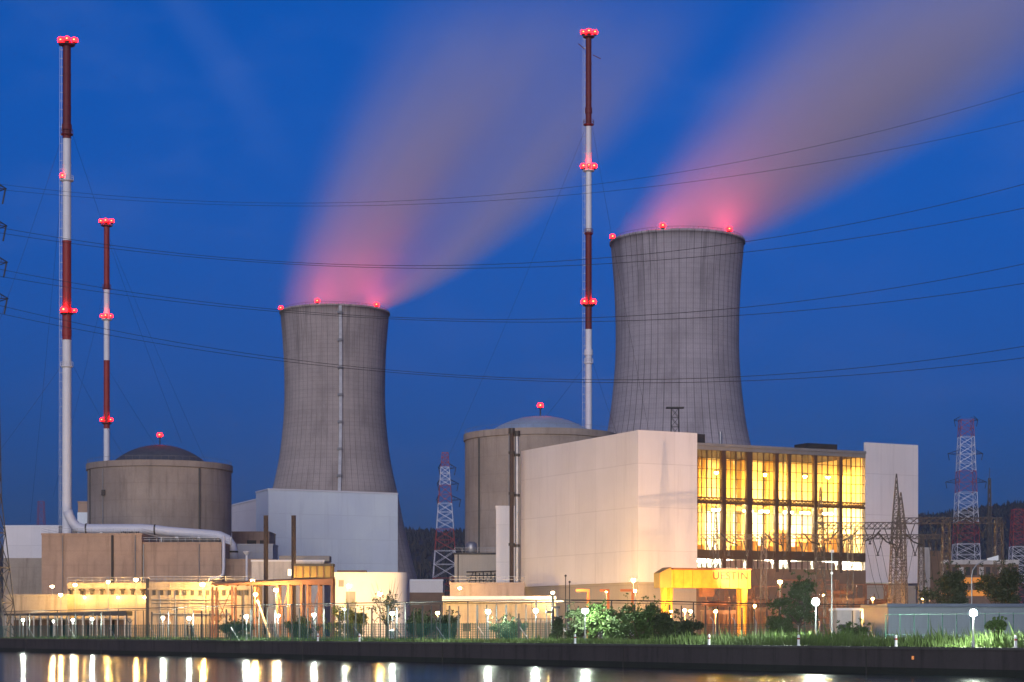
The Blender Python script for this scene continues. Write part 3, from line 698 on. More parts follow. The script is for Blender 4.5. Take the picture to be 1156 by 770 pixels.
# middle buildings
def poly_building(name, label, pts, z1s, mat, cat='building'):
    c = pts[0]; t = thing(name, label, cat, (c[0], c[1], GZ)); k = MB(); k.prism([(p[0] - c[0], p[1] - c[1]) for p in pts], 0, 0, [z - GZ for z in z1s]); k.build('wall', mat, t)
    k = MB(); n = len(pts)
    for i in range(n):
        a, b2 = pts[i], pts[(i + 1) % n]; k.beam((a[0] - c[0], a[1] - c[1], z1s[i] - GZ + .1), (b2[0] - c[0], b2[1] - c[1], z1s[(i + 1) % n] - GZ + .1), .3, 4)
    k.build('roof_edge', M_white, t); return t, c
Hh = Zof(552.5, 560); A = (X(303, 560), 560); B = (X(449, 579), 579); Cc = (X(289, 573), 573); D = (B[0] + Cc[0] - A[0], B[1] + Cc[1] - A[1])
poly_building('machine_hall', 'plain bluish white windowless hall below the farther cooling tower', [A, B, D, Cc], [Hh] * 4, M_cladw, 'hall')
A2 = (X(289.6, 573), 574); C2 = (X(261, 592), 592); Hl = Zof(564, 574)
poly_building('machine_hall', 'lower lavender white hall wing beside the left reactor', [A2, (A2[0] + 6, A2[1] + 14), (C2[0] + 6, C2[1] + 14), C2], [Hl, Hl, Zof(571, 592), Zof(571, 592)], M_clad, 'hall')
t, h, zt = block('stair_block', 'dark brown concrete stair block between the duct and the hall', 262, 304, 600, 530, 14, M_con)
openings(t, h, [(-1, 1.5, zt - 4.6, zt - 2.4), (2.5, 4.4, zt - 4.6, zt - 2.4)], 'window', M_dark)
block('equipment_house', 'plain grey metal equipment house behind the brown flue', 268, 308, 614, 470, 10, cladding('grey_sheet', (.36, .37, .4), .8, 5))
t, h, zt = block('workshop', 'beige workshop with two small roof windows behind the flues', 284, 366, 632, 418, 14, M_conl, M_white)
k = MB(); k.box(-2, h + 1, 1, 6, zt - .3, zt + .9); k.build('roof_plant', M_grey, t)
openings(t, h, [(0, 1.2, zt - 3.4, zt - 2), (4, 5.2, zt - 3.4, zt - 2)], 'window', emis('dim_window', (1, .9, .6), 2.0, 'NONE'))
k = MB(); p = P(278.5, 624, 440); k.lathe([(.25, 0), (.25, p.z - GZ - .6), (.85, p.z - GZ + .2), (.8, p.z - GZ + .3), (.02, p.z - GZ + .2)], 12)
o = k.build('vent_cowl', M_white, None, False, (p.x, p.y, GZ)); tag(o, 'small white funnel vent cowl above the pipe rack', 'vent')
for px_, lab in ((300.2, 'plain dark brown flue standing free at the left of the pair'), (331.5, 'dark brown flue rising beside the yellow tank box')):
    d = 396; p = P(px_, 582, d); t = thing('flue', lab, 'chimney', (p.x, p.y, GZ)); z = p.z - GZ
    k = MB(); prof = []
    for i in range(10): prof += [(.46, z * i / 10), (.46, z * (i + .97) / 10), (.53, z * (i + .97) / 10), (.53, z * (i + 1) / 10)]
    k.lathe(prof + [(.38, z), (.38, z - 1)], 14); k.build('shaft', M_chim, t); k = MB(); k.box(-.9, .9, -.9, .9, 0, .6); k.build('footing', M_con3, t)
# rounded white wing and low wing
d = 402; xa, xb = X(374, d), X(459, d); zt = Zof(646, d) - GZ; t = thing('workshop', 'white lit workshop with a rounded corner', 'building', (xa, d, GZ)); w = xb - xa
pts = [(0, 0)] + [(w - 2.5 + 2.5 * math.sin(a), 2.5 - 2.5 * math.cos(a)) for a in [i * PI / 16 for i in range(9)]] + [(w, 12), (0, 12)]
k = MB(); k.prism(pts, 0, zt); k.build('wall', plain('white_render', (.78, .76, .72), .8, .05, .3), t); k = MB(); k.box(1, 7, 2, 5, zt, zt + .45); k.build('roof_plant', M_brick, t)
openings(t, w, [(3, 5, 1, zt - 4), (1.5, 2.6, zt - 3, zt - 1.6)], 'door', M_grey)
t, h, zt = block('store_building', 'low bright white store beside the rounded workshop', 459, 500, 654, 470, 10, plain('white_render', (.78, .76, .72)), M_white)
k = MB(); k.box(-h, h + .4, -.6, -.004, 0, Zof(669, 470) - GZ); k.build('plinth', M_brick, t)
# annex by the right reactor
t, h, zt = block('annex', 'beige ribbed annex with a black pipe frame, below the right reactor', 513, 566, 624, 425, 12, M_clads, M_dark, rail=True)
k = MB()
for i in range(7):
    x = lerp(-.5, h - .6, i / 6); k.beam((x, -.4, zt - 8), (x, -.4, zt - 4.2 - .25 * (i % 2)), .12, 6)
for q in range(3): k.beam((-2.5, -.4, zt - 4.2 - q * .9), (h, -.4, zt - 4.0 - q * .9), .12, 6)
k.beam((-2.6, -.4, zt - 8), (-1, -.4, zt - 4.2), .12); k.build('pipe_frame', M_dark, t)
pipe_v(t, -h + .8, -.1, 1, zt - .3, .12, M_dark)
k = MB(); p = P(532, 624, 430); k.lathe([(.02, 0), (1.25, 0), (1.25, 2.6), (.8, 3.0), (.02, 3.1)], 14, (0, 0, 0)); o = k.build('water_tank', M_galv, None, True, (p.x, p.y + 1, zt + GZ - .39)); tag(o, 'small bluish steel tank on the annex roof', 'tank')
block('podium', 'mauve grey concrete podium at the foot of the turbine hall', 508, 592, 657.5, 352, 14, concrete('mauve_concrete', (.36, .30, .28)), rail=True)
t, h, zt = block('stair_tower', 'narrow white windowless tower beside the turbine hall', 560, 582, 571, 386, 8, M_clad)
for px_, lab in ((577.6, 'dark vertical exhaust pipe, farther of two beside the white hall'), (583.6, 'dark vertical exhaust pipe right against the white hall corner')):
    d = 368; p = P(px_, 492 if px_ < 580 else 495, d); t = thing('exhaust_pipe', lab, 'pipe', (p.x, p.y - 4, GZ)); z = p.z - GZ
    k = MB(); k.beam((0, 0, 0), (0, 0, z), .42, 12); k.build('pipe_shaft', M_chim if px_ < 580 else M_galv, t)
    for q in (.2, .45, .7, .9): k = MB(); k.beam((0, 0, z * q), (0, 0, z * q + .5), .6, 12); k.build('clamp', M_dark, t)
    k = MB(); k.beam((0, 0, z), (0, 0, z + 1), .62, 12); k.build('cap', M_dark, t)
t, h, zt = block('gatehouse', 'long low cream building lit by lamps along the fence', 500, 627, 673, 300, 10, M_con4, M_white, .5)
openings(t, h, [(-3, -1.6, .1, 2.4), (6, 8.4, 0, 2.9)], 'door', M_grey)
openings(t, h, [(-7.6, -6.4, 1.2, 2.4), (-5.6, -4.4, 1.2, 2.4), (.6, 1.8, 1.2, 2.4), (2.8, 4.0, 1.2, 2.4)], 'window', M_roofd)
for x_ in (-8.4, -.4, 5.0): pipe_v(t, x_, -.1, 0, zt - .6, .08, M_grey)
k = MB(); k.box(-h - .1, h + 1.2, -1.2, -.004, zt - .9, zt - .6); k.build('canopy', M_white, t)
# right side beyond the hall
t, h, zt = block('switch_house', 'narrow pinkish concrete switch house at the hall end', 1036, 1050, 618, 390, 10, M_conl)
openings(t, h, [(-.8, 1.0, 2, 5), (-.8, 1.0, 6, 9)], 'louvre', M_dark)
block('switch_house', 'dark brown brick block next to the pinkish switch house', 1050, 1063, 622, 395, 10, M_brick)
t, h, zt = block('process_building', 'long industrial building with orange lit panels at far right', 1056, 1150, 632, 430, 14, M_brick, M_conl, 1.0)
for i in range(12):
    x = lerp(-h + .8, h - 1.4, i / 11); k = MB(); k.box(x, x + 1.0, -.06, .02, zt - 3.4, zt - 1.6); k.build('window', M_roofd if i % 3 else M_conl, t)
for z in (zt - 5.2, zt - 8):
    k = MB(); k.box(-h + .6, h - 1, -.1, -.004, z, z + 1.3); k.build('lit_panel', emis('orange_lit_strip', (1, .36, .08), .55, 'NONE'), t)
t, h, zt = block('warehouse', 'long low blue grey sheet metal warehouse by the right bank', 1003, 1215, 681.5, 196, 14, cladding('blue_sheet', (.15, .18, .22), .7, 1.6), plain('blue_roof_edge', (.07, .09, .14), .5), .35)
k = MB(); k.prism([(-h - .3, -.3), (h + .3, -.3), (h + .3, 14), (-h - .3, 14)], zt - .34, zt, [zt - .3, zt - .3, zt + .1, zt + .1]); k.build('roof', cladding('blue_roof_sheet', (.06, .08, .12), .7, 90), t)
t, h, zt = block('guard_hut', 'small cream lit hut behind the fence by the tall thin pole', 945, 987, 686.5, 216, 5, M_conl, M_white, .25)
openings(t, h, [(-1.9, -.6, .9, 2.0), (.9, 1.7, .2, 2.2)], 'window', M_roofd)
for x in (-.35, .55): pipe_v(t, x, -.08, 0, zt - .3, .06, M_dark, 'frame_post')
k = MB(); k.ball((1.2, -.25, zt - .75), .12, 8, 6); k.build('wall_lamp', emis('hut_bulb', WARM, 900), t)

# ------------------------------------------------------------------ pipe rack and tank
d = 305; o = P(240, 700, d); t = thing('pipe_rack', 'rust brown steel pipe rack on tall legs lit from below', 'pipe rack', (X(308, d), d, GZ)); ox = X(308, d)
zt = Zof(653, d) - GZ
for px_ in (240, 262, 288, 313, 325.5, 340, 347, 360, 374.5):
    for dy in (0, 4):
        k = MB(); x = X(px_, d) - ox; k.box(x - .17, x + .17, dy - .17, dy + .17, 0, zt - (1.3 if px_ < 300 else .7)); k.build('leg', M_brown, t)
k = MB(); x0, x1 = X(238, d) - ox, X(376, d) - ox
for dy in (0, 4): k.prism([(x0, dy - .2), (x1, dy - .2), (x1, dy + .2), (x0, dy + .2)], zt - 1, zt, [zt - .9, zt, zt, zt - .9])
for i in range(12): x = lerp(x0 + .5, x1 - .5, i / 11); k.box(x - .1, x + .1, .2, 3.8, zt - 1.1, zt - .8)
k.build('beam', M_brown, t)
k = MB()
for q in range(4): k.beam((x0, .8 + q * .8, zt - .75), (x1, .8 + q * .8, zt + .15), .18, 8)
k.build('pipe', M_brick, t)
k = MB()
for pa, pb in ((240, 262), (313, 325.5), (347, 360)): k.beam((X(pa, d) - ox, 0, 1), (X(pb, d) - ox, 0, zt - 1.5), .09); k.beam((X(pb, d) - ox, 0, 1), (X(pa, d) - ox, 0, zt - 1.5), .09)
k.build('brace', M_brown, t)
k = MB(); x = X(292, d) - ox; k.beam((x, -1.5, 6), (x + 2.2, -2.5, 0), .18, 6); k.build('inclined_pipe', M_conl, t)
xa, xb = X(331.5, d), X(375, d); t = thing('tank', 'yellow brown box tank on top of the pipe rack', 'tank', ((xa + xb) / 2, d + 2, GZ + zt + .02)); h = (xb - xa) / 2; H2 = Zof(637, d) - GZ - zt
k = MB(); k.box(-h, h, -1.6, 1.6, .1, H2 - .3); k.build('body', M_tank, t); k = MB(); k.prism([(-h + .1, -1.8), (h + .1, -1.8), (h + .1, 1.8), (-h + .1, 1.8)], H2 - .3, H2 + .1); k.build('lid', M_roofd, t)
for i in range(6): x = lerp(-h + .3, h - .3, i / 5); k = MB(); k.box(x - .06, x + .06, -1.7, -1.6, .1, H2 - .3); k.build('stiffener', M_brown, t)

# ------------------------------------------------------------------ yellow gantry crane
d = 272; TC = rad(20); p = P(758, 700, d); t = thing('gantry_crane', 'yellow gantry crane with lettering, lit by amber lamps', 'crane', (p.x, d, GZ), TC)
zc0, zc1 = Zof(663.5, d) - GZ, Zof(641, d) - GZ; Lc = 12.3
k = MB(); k.box(0, Lc, 0, 1.9, zc0, zc1 - .25); bm = k.build('beam', M_yel, t)
k = MB(); k.box(0.15, Lc + .1, -.2, 2.1, zc1 - .25, zc1); k.build('rail_cap', M_brown, bm)
k = MB(); k.prism([(-.012, .0), (-.012, 3.0), (-1.6, 2.4), (-1.6, .4)], zc0, zc1 + .1, [zc1 + .1, zc1 + .1, zc1 - .7, zc1 - .7]); k.build('cabin', plain('ochre_cabin', (.42, .27, .05), .5), t)
for x, dy in ((-1.0, .4), (.6, 1.9), (Lc - .8, .4), (Lc - .4, 2.6)):
    k = MB(); k.beam((x, dy, 0), (x, dy, zc0 + .002), .28, 8, .5); k.beam((x, dy, 0), (x, dy, .35), .6, 4); k.build('leg', M_yel, t)
for x in np.linspace(.4, Lc - .4, 9): k = MB(); k.box(x - .05, x + .05, -.1, -.003, zc0, zc1 - .27); k.build('stiffener', M_yel, bm)
cu = bpy.data.curves.new('lettering', 'FONT'); cu.body = 'UESTIN'; cu.size = 1.55; cu.extrude = .02; cu.space_character = 1.12
fo = bpy.data.objects.new('tmp', cu); COL.objects.link(fo); bpy.context.view_layer.update()
me = bpy.data.meshes.new_from_object(fo.evaluated_get(bpy.context.evaluated_depsgraph_get())); bpy.data.objects.remove(fo)
me.materials.clear(); me.materials.append(plain('red_lettering', (.22, .02, .008), .6, .05))
lo = bpy.data.objects.new('lettering', me); COL.objects.link(lo); lo.parent = bm; lo.rotation_euler = (PI / 2, 0, 0); lo.location = (6.3, -.13, zc1 - 1.55)
k = MB(); k.box(Lc * .4, Lc * .55, .3, 1.5, zc0 - 1.2, zc0 - .01); k.beam((Lc * .47, .9, zc0 - 1.2), (Lc * .47, .9, 3), .06); k.build('hoist', M_brown, t)
# equipment in the yard under and beside the crane
def transformer(label, px, d, w, h, rot=0):
    t = thing('transformer', label, 'transformer', (X(px, d), d, GZ), rot, None)
    k = MB(); k.box(-w / 2, w / 2, 0, 2.4, .3, h); k.box(-w / 2 - .2, w / 2 + .2, -.1, 2.5, h, h + .15); k.build('tank_body', M_brick, t)
    k = MB()
    for i in range(9): x = lerp(-w / 2 + .2, w / 2 - .2, i / 8); k.box(x - .05, x + .05, -.7, -.004, .6, h - .4)
    k.build('radiator', M_brown, t)
    for i in range(3):
        x = lerp(-w / 3, w / 3, i / 2); k = MB(); prof = []
        for j in range(7): prof += [(.12, h + .15 + j * .26), (.26, h + .22 + j * .26), (.12, h + .3 + j * .26)]
        k.lathe(prof + [(.03, h + 2.4)], 10, (x, 1.2, 0)); k.build('bushing', plain('brown_porcelain', (.14, .07, .04), .3, .1), t)
    k = MB(); k.beam((-w / 2, 1.4, h + 1.1), (w / 2 * .5, 1.4, h + 1.1), .4, 10); k.build('conservator', M_brown, t)
for px_, d_, w_, h_, lab in ((812, 290, 5, 4.2, 'brown transformer beneath the yellow crane beam'), (868, 296, 4.5, 4.6, 'brown transformer between the crane and the leafy tree'),
                             (955, 318, 6, 6.5, 'large brown transformer near the lit hut'), (1000, 322, 5, 5.0, 'brown transformer behind the twin lattice gantry'), (842, 300, 3.6, 5.4, 'tall brown transformer beside the crane leg')):
    transformer(lab, px_, d_, w_, h_)
for i, (pa, pb, yt, dd) in enumerate(((820, 880, 662, 320), (880, 945, 655, 322), (905, 1000, 660, 328))):
    xa, xb = X(pa, dd), X(pb, dd); zt = Zof(yt, dd) - GZ
    t = thing('busbar_frame', ['rusty steel busbar frame right of the yellow crane', 'rusty steel busbar frame behind the leafy tree', 'rusty steel busbar frame below the golden glass front'][i], 'steel frame', ((xa + xb) / 2, dd, GZ)); h = (xb - xa) / 2
    for j in range(5): x = lerp(-h, h, j / 4); k = MB(); lattice(k, 0, zt, .5, .5, 6, .07, (x, 0)); k.build('post', M_brown, t)
    k = MB()
    for z in (zt, zt * .72, zt * .5): k.beam((-h, 0, z), (h, 0, z), .14)
    k.build('crossbar', M_brown, t)

# ------------------------------------------------------------------ switchyard gantries
M_lat = plain('dull_zinc', (.075, .065, .06), .6, .15)
def truss(k, p, q, w, hgt, n, t=.07):
    p = Vector(p); q = Vector(q); dv = (q - p).normalized(); s = Vector((-dv.y, dv.x, 0)) * (w / 2); u = Vector((0, 0, hgt / 2))
    cs = [s + u, s - u, -s - u, -s + u]
    for c in cs: k.beam(p + c, q + c, t)
    for i in range(n):
        a = p.lerp(q, i / n); b2 = p.lerp(q, (i + 1) / n)
        for j in range(4): k.beam(a + cs[j], b2 + cs[(j + 1) % 4], t * .75); k.beam(a + cs[(j + 1) % 4], b2 + cs[j], t * .75)
def vstring(t, x, y, z, w, hgt):
    k = MB()
    for s in (-1, 1): k.beam((x + s * w, y, z), (x, y, z - hgt), .075, 6)
    k.box(x - .2, x + .2, y - .12, y + .12, z - hgt - .2, z - hgt); k.build('insulator_string', M_dark, t)
d = 302; t = thing('switchyard_gantry', 'tall twin spired lattice gantry in front of the white end pier', 'gantry', (X(1012, d), d, GZ))
z = Zof(595, d) - GZ; zs = Zof(535, d) - GZ; xl = X(926, d) - X(1012, d)
k = MB(); lattice(k, 0, z, 2.6, 1.3, 11, .08); lattice(k, z, zs, 1.3, .12, 9, .06); k.build('lattice_column', M_lat, t)
zs2 = Zof(550, d) - GZ; k = MB(); lattice(k, 0, z, 1.7, 1.0, 11, .07, (xl, 0)); lattice(k, z, zs2, 1.0, .1, 7, .05, (xl, 0)); k.build('lattice_column', M_lat, t)
k = MB(); truss(k, (xl - 1, 0, z + .2), (1.6, 0, z + .2), 1.0, 1.0, 16); k.build('crossbeam', M_lat, t)
for i in range(4): vstring(t, lerp(xl + 1.5, -1, i / 3), 0, z - .3, .8, 2.2)
for q in (.25, .55, .8):
    x = xl * q; k = MB(); k.tube([(x - 2.0, -.5, z - 2.2), (x - .6, -.5, z - 1.6), (x + .4, -.5, z - .5)], .13, 6); k.build('busbar', M_dark, t)
d = 318; t = thing('switchyard_gantry', 'lattice gantry with a beam running past the hall end to the right', 'gantry', (X(1017, d), d, GZ))
z = Zof(588, d) - GZ; zs = Zof(556, d) - GZ; xr = X(1068, d) - X(1017, d)
k = MB(); lattice(k, 0, z, 2.2, 1.2, 11, .08); lattice(k, z, zs, 1.2, .12, 6, .06); k.build('lattice_column', M_lat, t)
k = MB(); lattice(k, 0, z, 1.6, 1.1, 11, .08, (xr, 0)); k.build('lattice_column', M_lat, t)
k = MB(); truss(k, (-1, 0, z), (xr + 9, 0, z), 1.0, .95, 14); k.build('crossbeam', M_lat, t)
k = MB(); lattice(k, 0, z, 1.6, 1.1, 11, .08, (xr + 8.6, 0)); k.build('lattice_column', M_lat, t)
for i in range(4): vstring(t, lerp(1.5, xr + 6, i / 3), 0, z - .4, .8, 2.2)
d = 296; t = thing('switchyard_gantry', 'long low lattice gantry crossing the front of the golden glass', 'gantry', (X(912, d), d, GZ)); z = Zof(606, d) - GZ; o_x = X(912, d)
k = MB(); truss(k, (X(790, d) - o_x, 0, z), (X(1062, d) - o_x, 0, z), .8, .65, 46, .06); k.build('crossbeam', M_lat, t)
for px_ in (808, 862, 960, 1040):
    k = MB(); lattice(k, 0, z, 1.1, .7, 10, .06, (X(px_, d) - o_x, 0))
    if px_ == 808: lattice(k, z, Zof(571, d) - GZ, .7, .15, 6, .05, (X(px_, d) - o_x, 0))
    k.build('lattice_column', M_lat, t)
for px_ in range(802, 1060, 21): vstring(t, X(px_, d) - o_x, 0, z - .3, .75, 2.4)
for px_ in (822, 872, 915, 1000, 1030):
    x = X(px_, d) - o_x; k = MB(); k.tube([(x - 1.2, -.6, z + .5), (x, -.6, z - .8), (x + 1.4, -.6, z - 1.3)], .12, 6); k.build('busbar', M_dark, t)
for i, (px_, yt, dd) in enumerate(((1117, 540, 560),)):
    t = thing('lightning_mast', 'thin dark lattice lightning mast before the wooded ridge', 'mast', (X(px_, dd), dd, GZ)); k = MB(); zz = Zof(yt, dd) - GZ; lattice(k, 0, zz, 2.2, .5, 18, .12); k.build('lattice_frame', M_lat, t); k = MB(); k.beam((0, 0, zz), (0, 0, zz + 3), .08); k.build('rod', M_lat, t)

for px_, d0_, yt_, x1_, y1_ in ((815, 296, 606, 26, 3), (845, 296, 606, 22, 1), (885, 296, 606, -20, 4), (930, 296, 606, 18, 2), (985, 296, 606, 24, 3), (1025, 296, 606, -14, 4), (1048, 296, 606, 20, 5)):
    a = P(px_, yt_ + 4, d0_) - Vector((o_x, d, GZ)); gb_ = [o for o in bpy.data.objects if o.name == 'switchyard_gantry.002'][0]
    for q in (-1.1, 0, 1.1):
        b2 = Vector((a.x + x1_ / 7.4 + q, y1_, 4.2)); k = MB(); k.tube([a + Vector((q, 0, 0)), a.lerp(b2, .4) + Vector((q * .6, 0, -1.0)), b2], .04, 4); k.build('dropper_wire', M_dark, gb_)
for px_, lab in ((833, 'post insulator group nearest the crane'), (872, 'post insulator group left of the leafy tree'), (925, 'post insulator group behind the left floodlight'), (972, 'post insulator group behind the lit hut'), (1030, 'post insulator group behind the warehouse roof end')):
    dd = 298; t = thing('disconnector', 'rusty steel ' + lab, 'disconnector', (X(px_, dd), dd, GZ))
    k = MB()
    for q in (-1.3, 0, 1.3): lattice(k, 0, 3.2, .35, .35, 5, .05, (q, 0))
    k.box(-1.8, 1.8, -.15, .15, 3.2, 3.35); k.build('frame', M_brown, t)
    for q in (-1.3, 0, 1.3):
        prof = []
        for j in range(6): prof += [(.08, 3.36 + j * .28), (.19, 3.45 + j * .28), (.08, 3.55 + j * .28)]
        k = MB(); k.lathe(prof + [(.02, 5.2)], 8, (q, 0, 0)); k.build('insulator', plain('brown_porcelain', (.14, .07, .04), .3, .1), t)

# ------------------------------------------------------------------ pylons
def pylon(label, px, d, ytop, wb, wt, bands, arms, z0=GZ, th=.2, armmat=None, cell=.62, kink=None):
    t = thing('pylon', label, 'pylon', (X(px, d), d, z0)); H = Zof(ytop, d) - z0
    def wat(z):
        if kink: return lerp(wb, kink[1], z / kink[0]) if z < kink[0] else lerp(kink[1], wt, (z - kink[0]) / (H - kink[0]))
        return lerp(wb, wt, z / H)
    cur = 0
    for frac, mat in bands:
        z1 = H * frac; k = MB(); w0, w1 = wat(cur), wat(z1); n = max(1, round((z1 - cur) / ((w0 + w1) / 2 * cell))); lattice(k, cur, z1, w0, w1, n, th); k.build('lattice_section', mat, t); cur = z1
    for ya, wl, wr in arms:
        z = Zof(ya, d) - z0; w = wat(z) / 2; k = MB()
        for s, L_ in ((-1, wl), (1, wr)):
            if L_ <= 0: continue
            tip = (s * (w + L_), 0, z + .3)
            for yy in (-w, w): k.beam((s * w, yy, z), tip, th * .8); k.beam((s * w, yy, z + 1.7), tip, th * .8)
            for q in (.3, .6): a = Vector((s * w, -w, z)).lerp(Vector(tip), q); b2 = Vector((s * w, -w, z + 1.7)).lerp(Vector(tip), q); k.beam(a, b2, th * .5)
        k.build('crossarm', armmat or M_dark, t)
        for s, L_ in ((-1, wl), (1, wr)):
            if L_ > 0: k = MB(); k.beam((s * (w + L_ - .2), 0, z + .2), (s * (w + L_ - .2) - s * .5, 0, z - 2.4), .14, 6); k.build('insulator_string', M_dark, t)
    return t
mr, mw = plain('pylon_red', (.36, .05, .05), .6), plain('pylon_white', (.72, .72, .74), .6)
pylon('red and white lattice pylon with three cross arms before the wooded ridge', 1090.5, 800, 474, 12, 5.0, [(.08, mr), (.2, mw), (.32, mr), (.42, mw), (.52, mr), (.66, mw), (.76, mr), (.92, mw), (1, mr)],
      [(475, 2.5, 2.5), (513, 4.5, 4.0), (545, 5, 5)], th=.13)
pylon('red and white lattice pylon between the two reactor groups', 502.5, 700, 511, 11.5, 2.2, [(.17, mw), (.31, mr), (.46, mw), (.58, mr), (.72, mw), (.82, mr), (.92, mw), (1, mr)],
      [(529, 1.0, 2.5), (547, 1.0, 3), (565, .8, 3.4)], th=.12)
pylon('red and white pylon cut by the right picture edge, beyond the trees', 1150, 840, 575, 10, 5, [(.2, mw), (.4, mr), (.7, mw), (1, mr)], [], th=.14)
pylon('tiny red topped pylon far behind the white left block', 46.5, 1100, 566, 8, 3, [(.35, mw), (.7, mw), (1, mr)], [], th=.1, cell=1.6)
t = pylon('dark lattice pylon at the left bank end carrying the power lines', -18, 345, 190, 9.5, 3, [(.3, M_lat), (1, M_lat)],
      [(215, 3, 2.4), (257, 4, 2.4), (298, 4, 2.4), (339, 4, 2.4)], th=.12, cell=.9, kink=(20, 5))

# ------------------------------------------------------------------ overhead cables
def cable(label, pts, d0, d1, r):
    (x0, y0), (x1, y1), (x2, y2) = pts[0], pts[1], pts[2]
    def yy(x): return y0 * (x - x1) * (x - x2) / ((x0 - x1) * (x0 - x2)) + y1 * (x - x0) * (x - x2) / ((x1 - x0) * (x1 - x2)) + y2 * (x - x0) * (x - x1) / ((x2 - x0) * (x2 - x1))
    vs = []
    for i in range(49):
        x = lerp(x0 - 8, 1240, i / 48); d = 1 / lerp(1 / d0, 1 / d1, (x - x0) / (1156 - x0)); vs.append(P(x, yy(x), d))
    o = vs[0]; k = MB(); k.tube([v - o for v in vs], r, 5)
    tag(k.build('power_line', M_dark, None, False, o), label, 'cable', 'overhead power cables')
for lab, pts, r in (('faint uppermost cable crossing the steam of both towers', [(0, 208), (420, 228), (1156, 103)], .045), ('faint second cable just under the uppermost one', [(0, 214), (420, 232), (1156, 136)], .045),
                    ('upper cable of the pair level with the rim of the nearer tower', [(0, 257), (400, 299), (1156, 208)], .065), ('lower cable of the pair level with the rim of the nearer tower', [(0, 263), (420, 302), (1156, 235)], .065),
                    ('upper cable of the pair crossing the rim of the farther tower', [(0, 304), (420, 357), (1156, 298)], .065), ('lower cable of the pair crossing the rim of the farther tower', [(0, 312), (440, 360), (1156, 320)], .065),
                    ('upper cable of the lowest pair, crossing the waists of both towers', [(0, 345), (480, 421), (1156, 391)], .065), ('lower cable of the lowest pair, crossing the waists of both towers', [(0, 354), (520, 426), (1156, 404)], .065)):
    cable(lab, pts, 345, 250, r * .62)

# ------------------------------------------------------------------ fences
FP = [(-30, 366), (0, 350), (120, 312), (280, 262), (400, 243), (510, 228), (640, 218), (740, 225), (860, 250), (1010, 258)]
def fence_pt(px):
    d = interp(px, FP); return Vector((X(px, d), d, GZ))
t = thing('security_fence', 'tall dark stake fence with a top wire along the whole bank', 'fence', (0, 0, GZ)); HT = 4.75
pxs = []; x = -10.0
while x < 1005: pxs.append(x); x += interp(x, [(0, 11), (120, 9.5), (400, 9), (560, 11), (700, 13), (1000, 15)])
for i, px_ in enumerate(pxs):
    p = fence_pt(px_); k = MB(); hh = HT if i % 7 == 0 else HT - R.uniform(.35, .7); r_ = .15 if i % 3 == 0 else .10; k.beam((p.x, p.y, 0), (p.x, p.y, hh), r_, 4); k.build('stake', M_dark, t)
    if len([1 for o in t.children]) > 97: break
k = MB(); pts = [fence_pt(px_) - Vector((0, 0, GZ - HT + .02)) for px_ in np.arange(-20, 1006, 8)]; k.tube(pts, .07, 5); k.tube([p - Vector((0, 0, .28)) for p in pts], .035, 4); k.build('top_wire', M_dark, t)
m, nt, b = newmat('green_wire_mesh'); b.inputs['Base Color'].default_value = (.03, .13, .10, 1); co_ = objco(nt)
s_ = N(nt, 'ShaderNodeSeparateXYZ'); nt.links.new(co_, s_.inputs[0])
g1 = mth(nt, 'LESS_THAN', mth(nt, 'FRACT', mth(nt, 'MULTIPLY', mth(nt, 'ADD', s_.outputs[0], mth(nt, 'MULTIPLY', s_.outputs[1], .3)), 5)), .4); g2 = mth(nt, 'LESS_THAN', mth(nt, 'FRACT', mth(nt, 'MULTIPLY', s_.outputs[2], 5)), .3)
nt.links.new(mth(nt, 'MULTIPLY', mth(nt, 'MAXIMUM', g1, g2), .75), b.inputs['Alpha']); M_mesh = m
t = thing('mesh_fence', 'green wire mesh fence with bent white post tops behind the grass', 'fence', (0, 0, GZ))
HF = 2.5
def mf(px): p = fence_pt(px); q = p - QN * 5.0; return q
gp = list(np.arange(18, 1000, 12)); k = MB(); vs = []
for px_ in gp: p = mf(px_); vs += [(p.x, p.y, .05), (p.x, p.y, HF - .3)]
k.add(vs, [(2 * i, 2 * i + 2, 2 * i + 3, 2 * i + 1) for i in range(len(gp) - 1)]); k.build('wire_mesh', M_mesh, t)
for i, px_ in enumerate(np.arange(18, 1000, 23.5)):
    p = mf(px_) - QN * .08; k = MB(); w = px_ > 690
    if w: k.tube([(p.x, p.y, 0), (p.x, p.y, HF - .1), (p.x - .12, p.y, HF + .2), (p.x - .38, p.y, HF + .5)], .075, 6)
    else:
        k.beam((p.x, p.y, 0), (p.x, p.y, HF), .06)
        if i % 3 == 1: k.beam((p.x, p.y, HF - .1), (p.x - .4, p.y, HF + .4), .06); k.beam((p.x, p.y, HF - .1), (p.x + .4, p.y, HF + .4), .06)
    k.build('post', M_galv if w else M_dark, t)
    if not w and i % 2 == 0: k = MB(); k.beam((p.x, p.y, HF * .7), (p.x + 1.2, p.y - .6, 0), .07); k.build('strut', M_galv, t)
t = thing('panel_fence', 'thin dark post fence in front of the blue grey warehouse', 'fence', (0, 0, GZ)); k = MB()
for i in range(15):
    px_ = 1000 + i * 16; d = 182 - i * 1.2; p = (X(px_, d), d, 0); k2 = MB(); k2.beam(p, (p[0], p[1], 2.9), .05); k2.build('post', M_green, t)
for z in (.9, 2.8): k.beam((X(1000, 182), 182, z), (X(1224, 165.2), 165.2, z), .03)
k.build('rail', M_green, t)
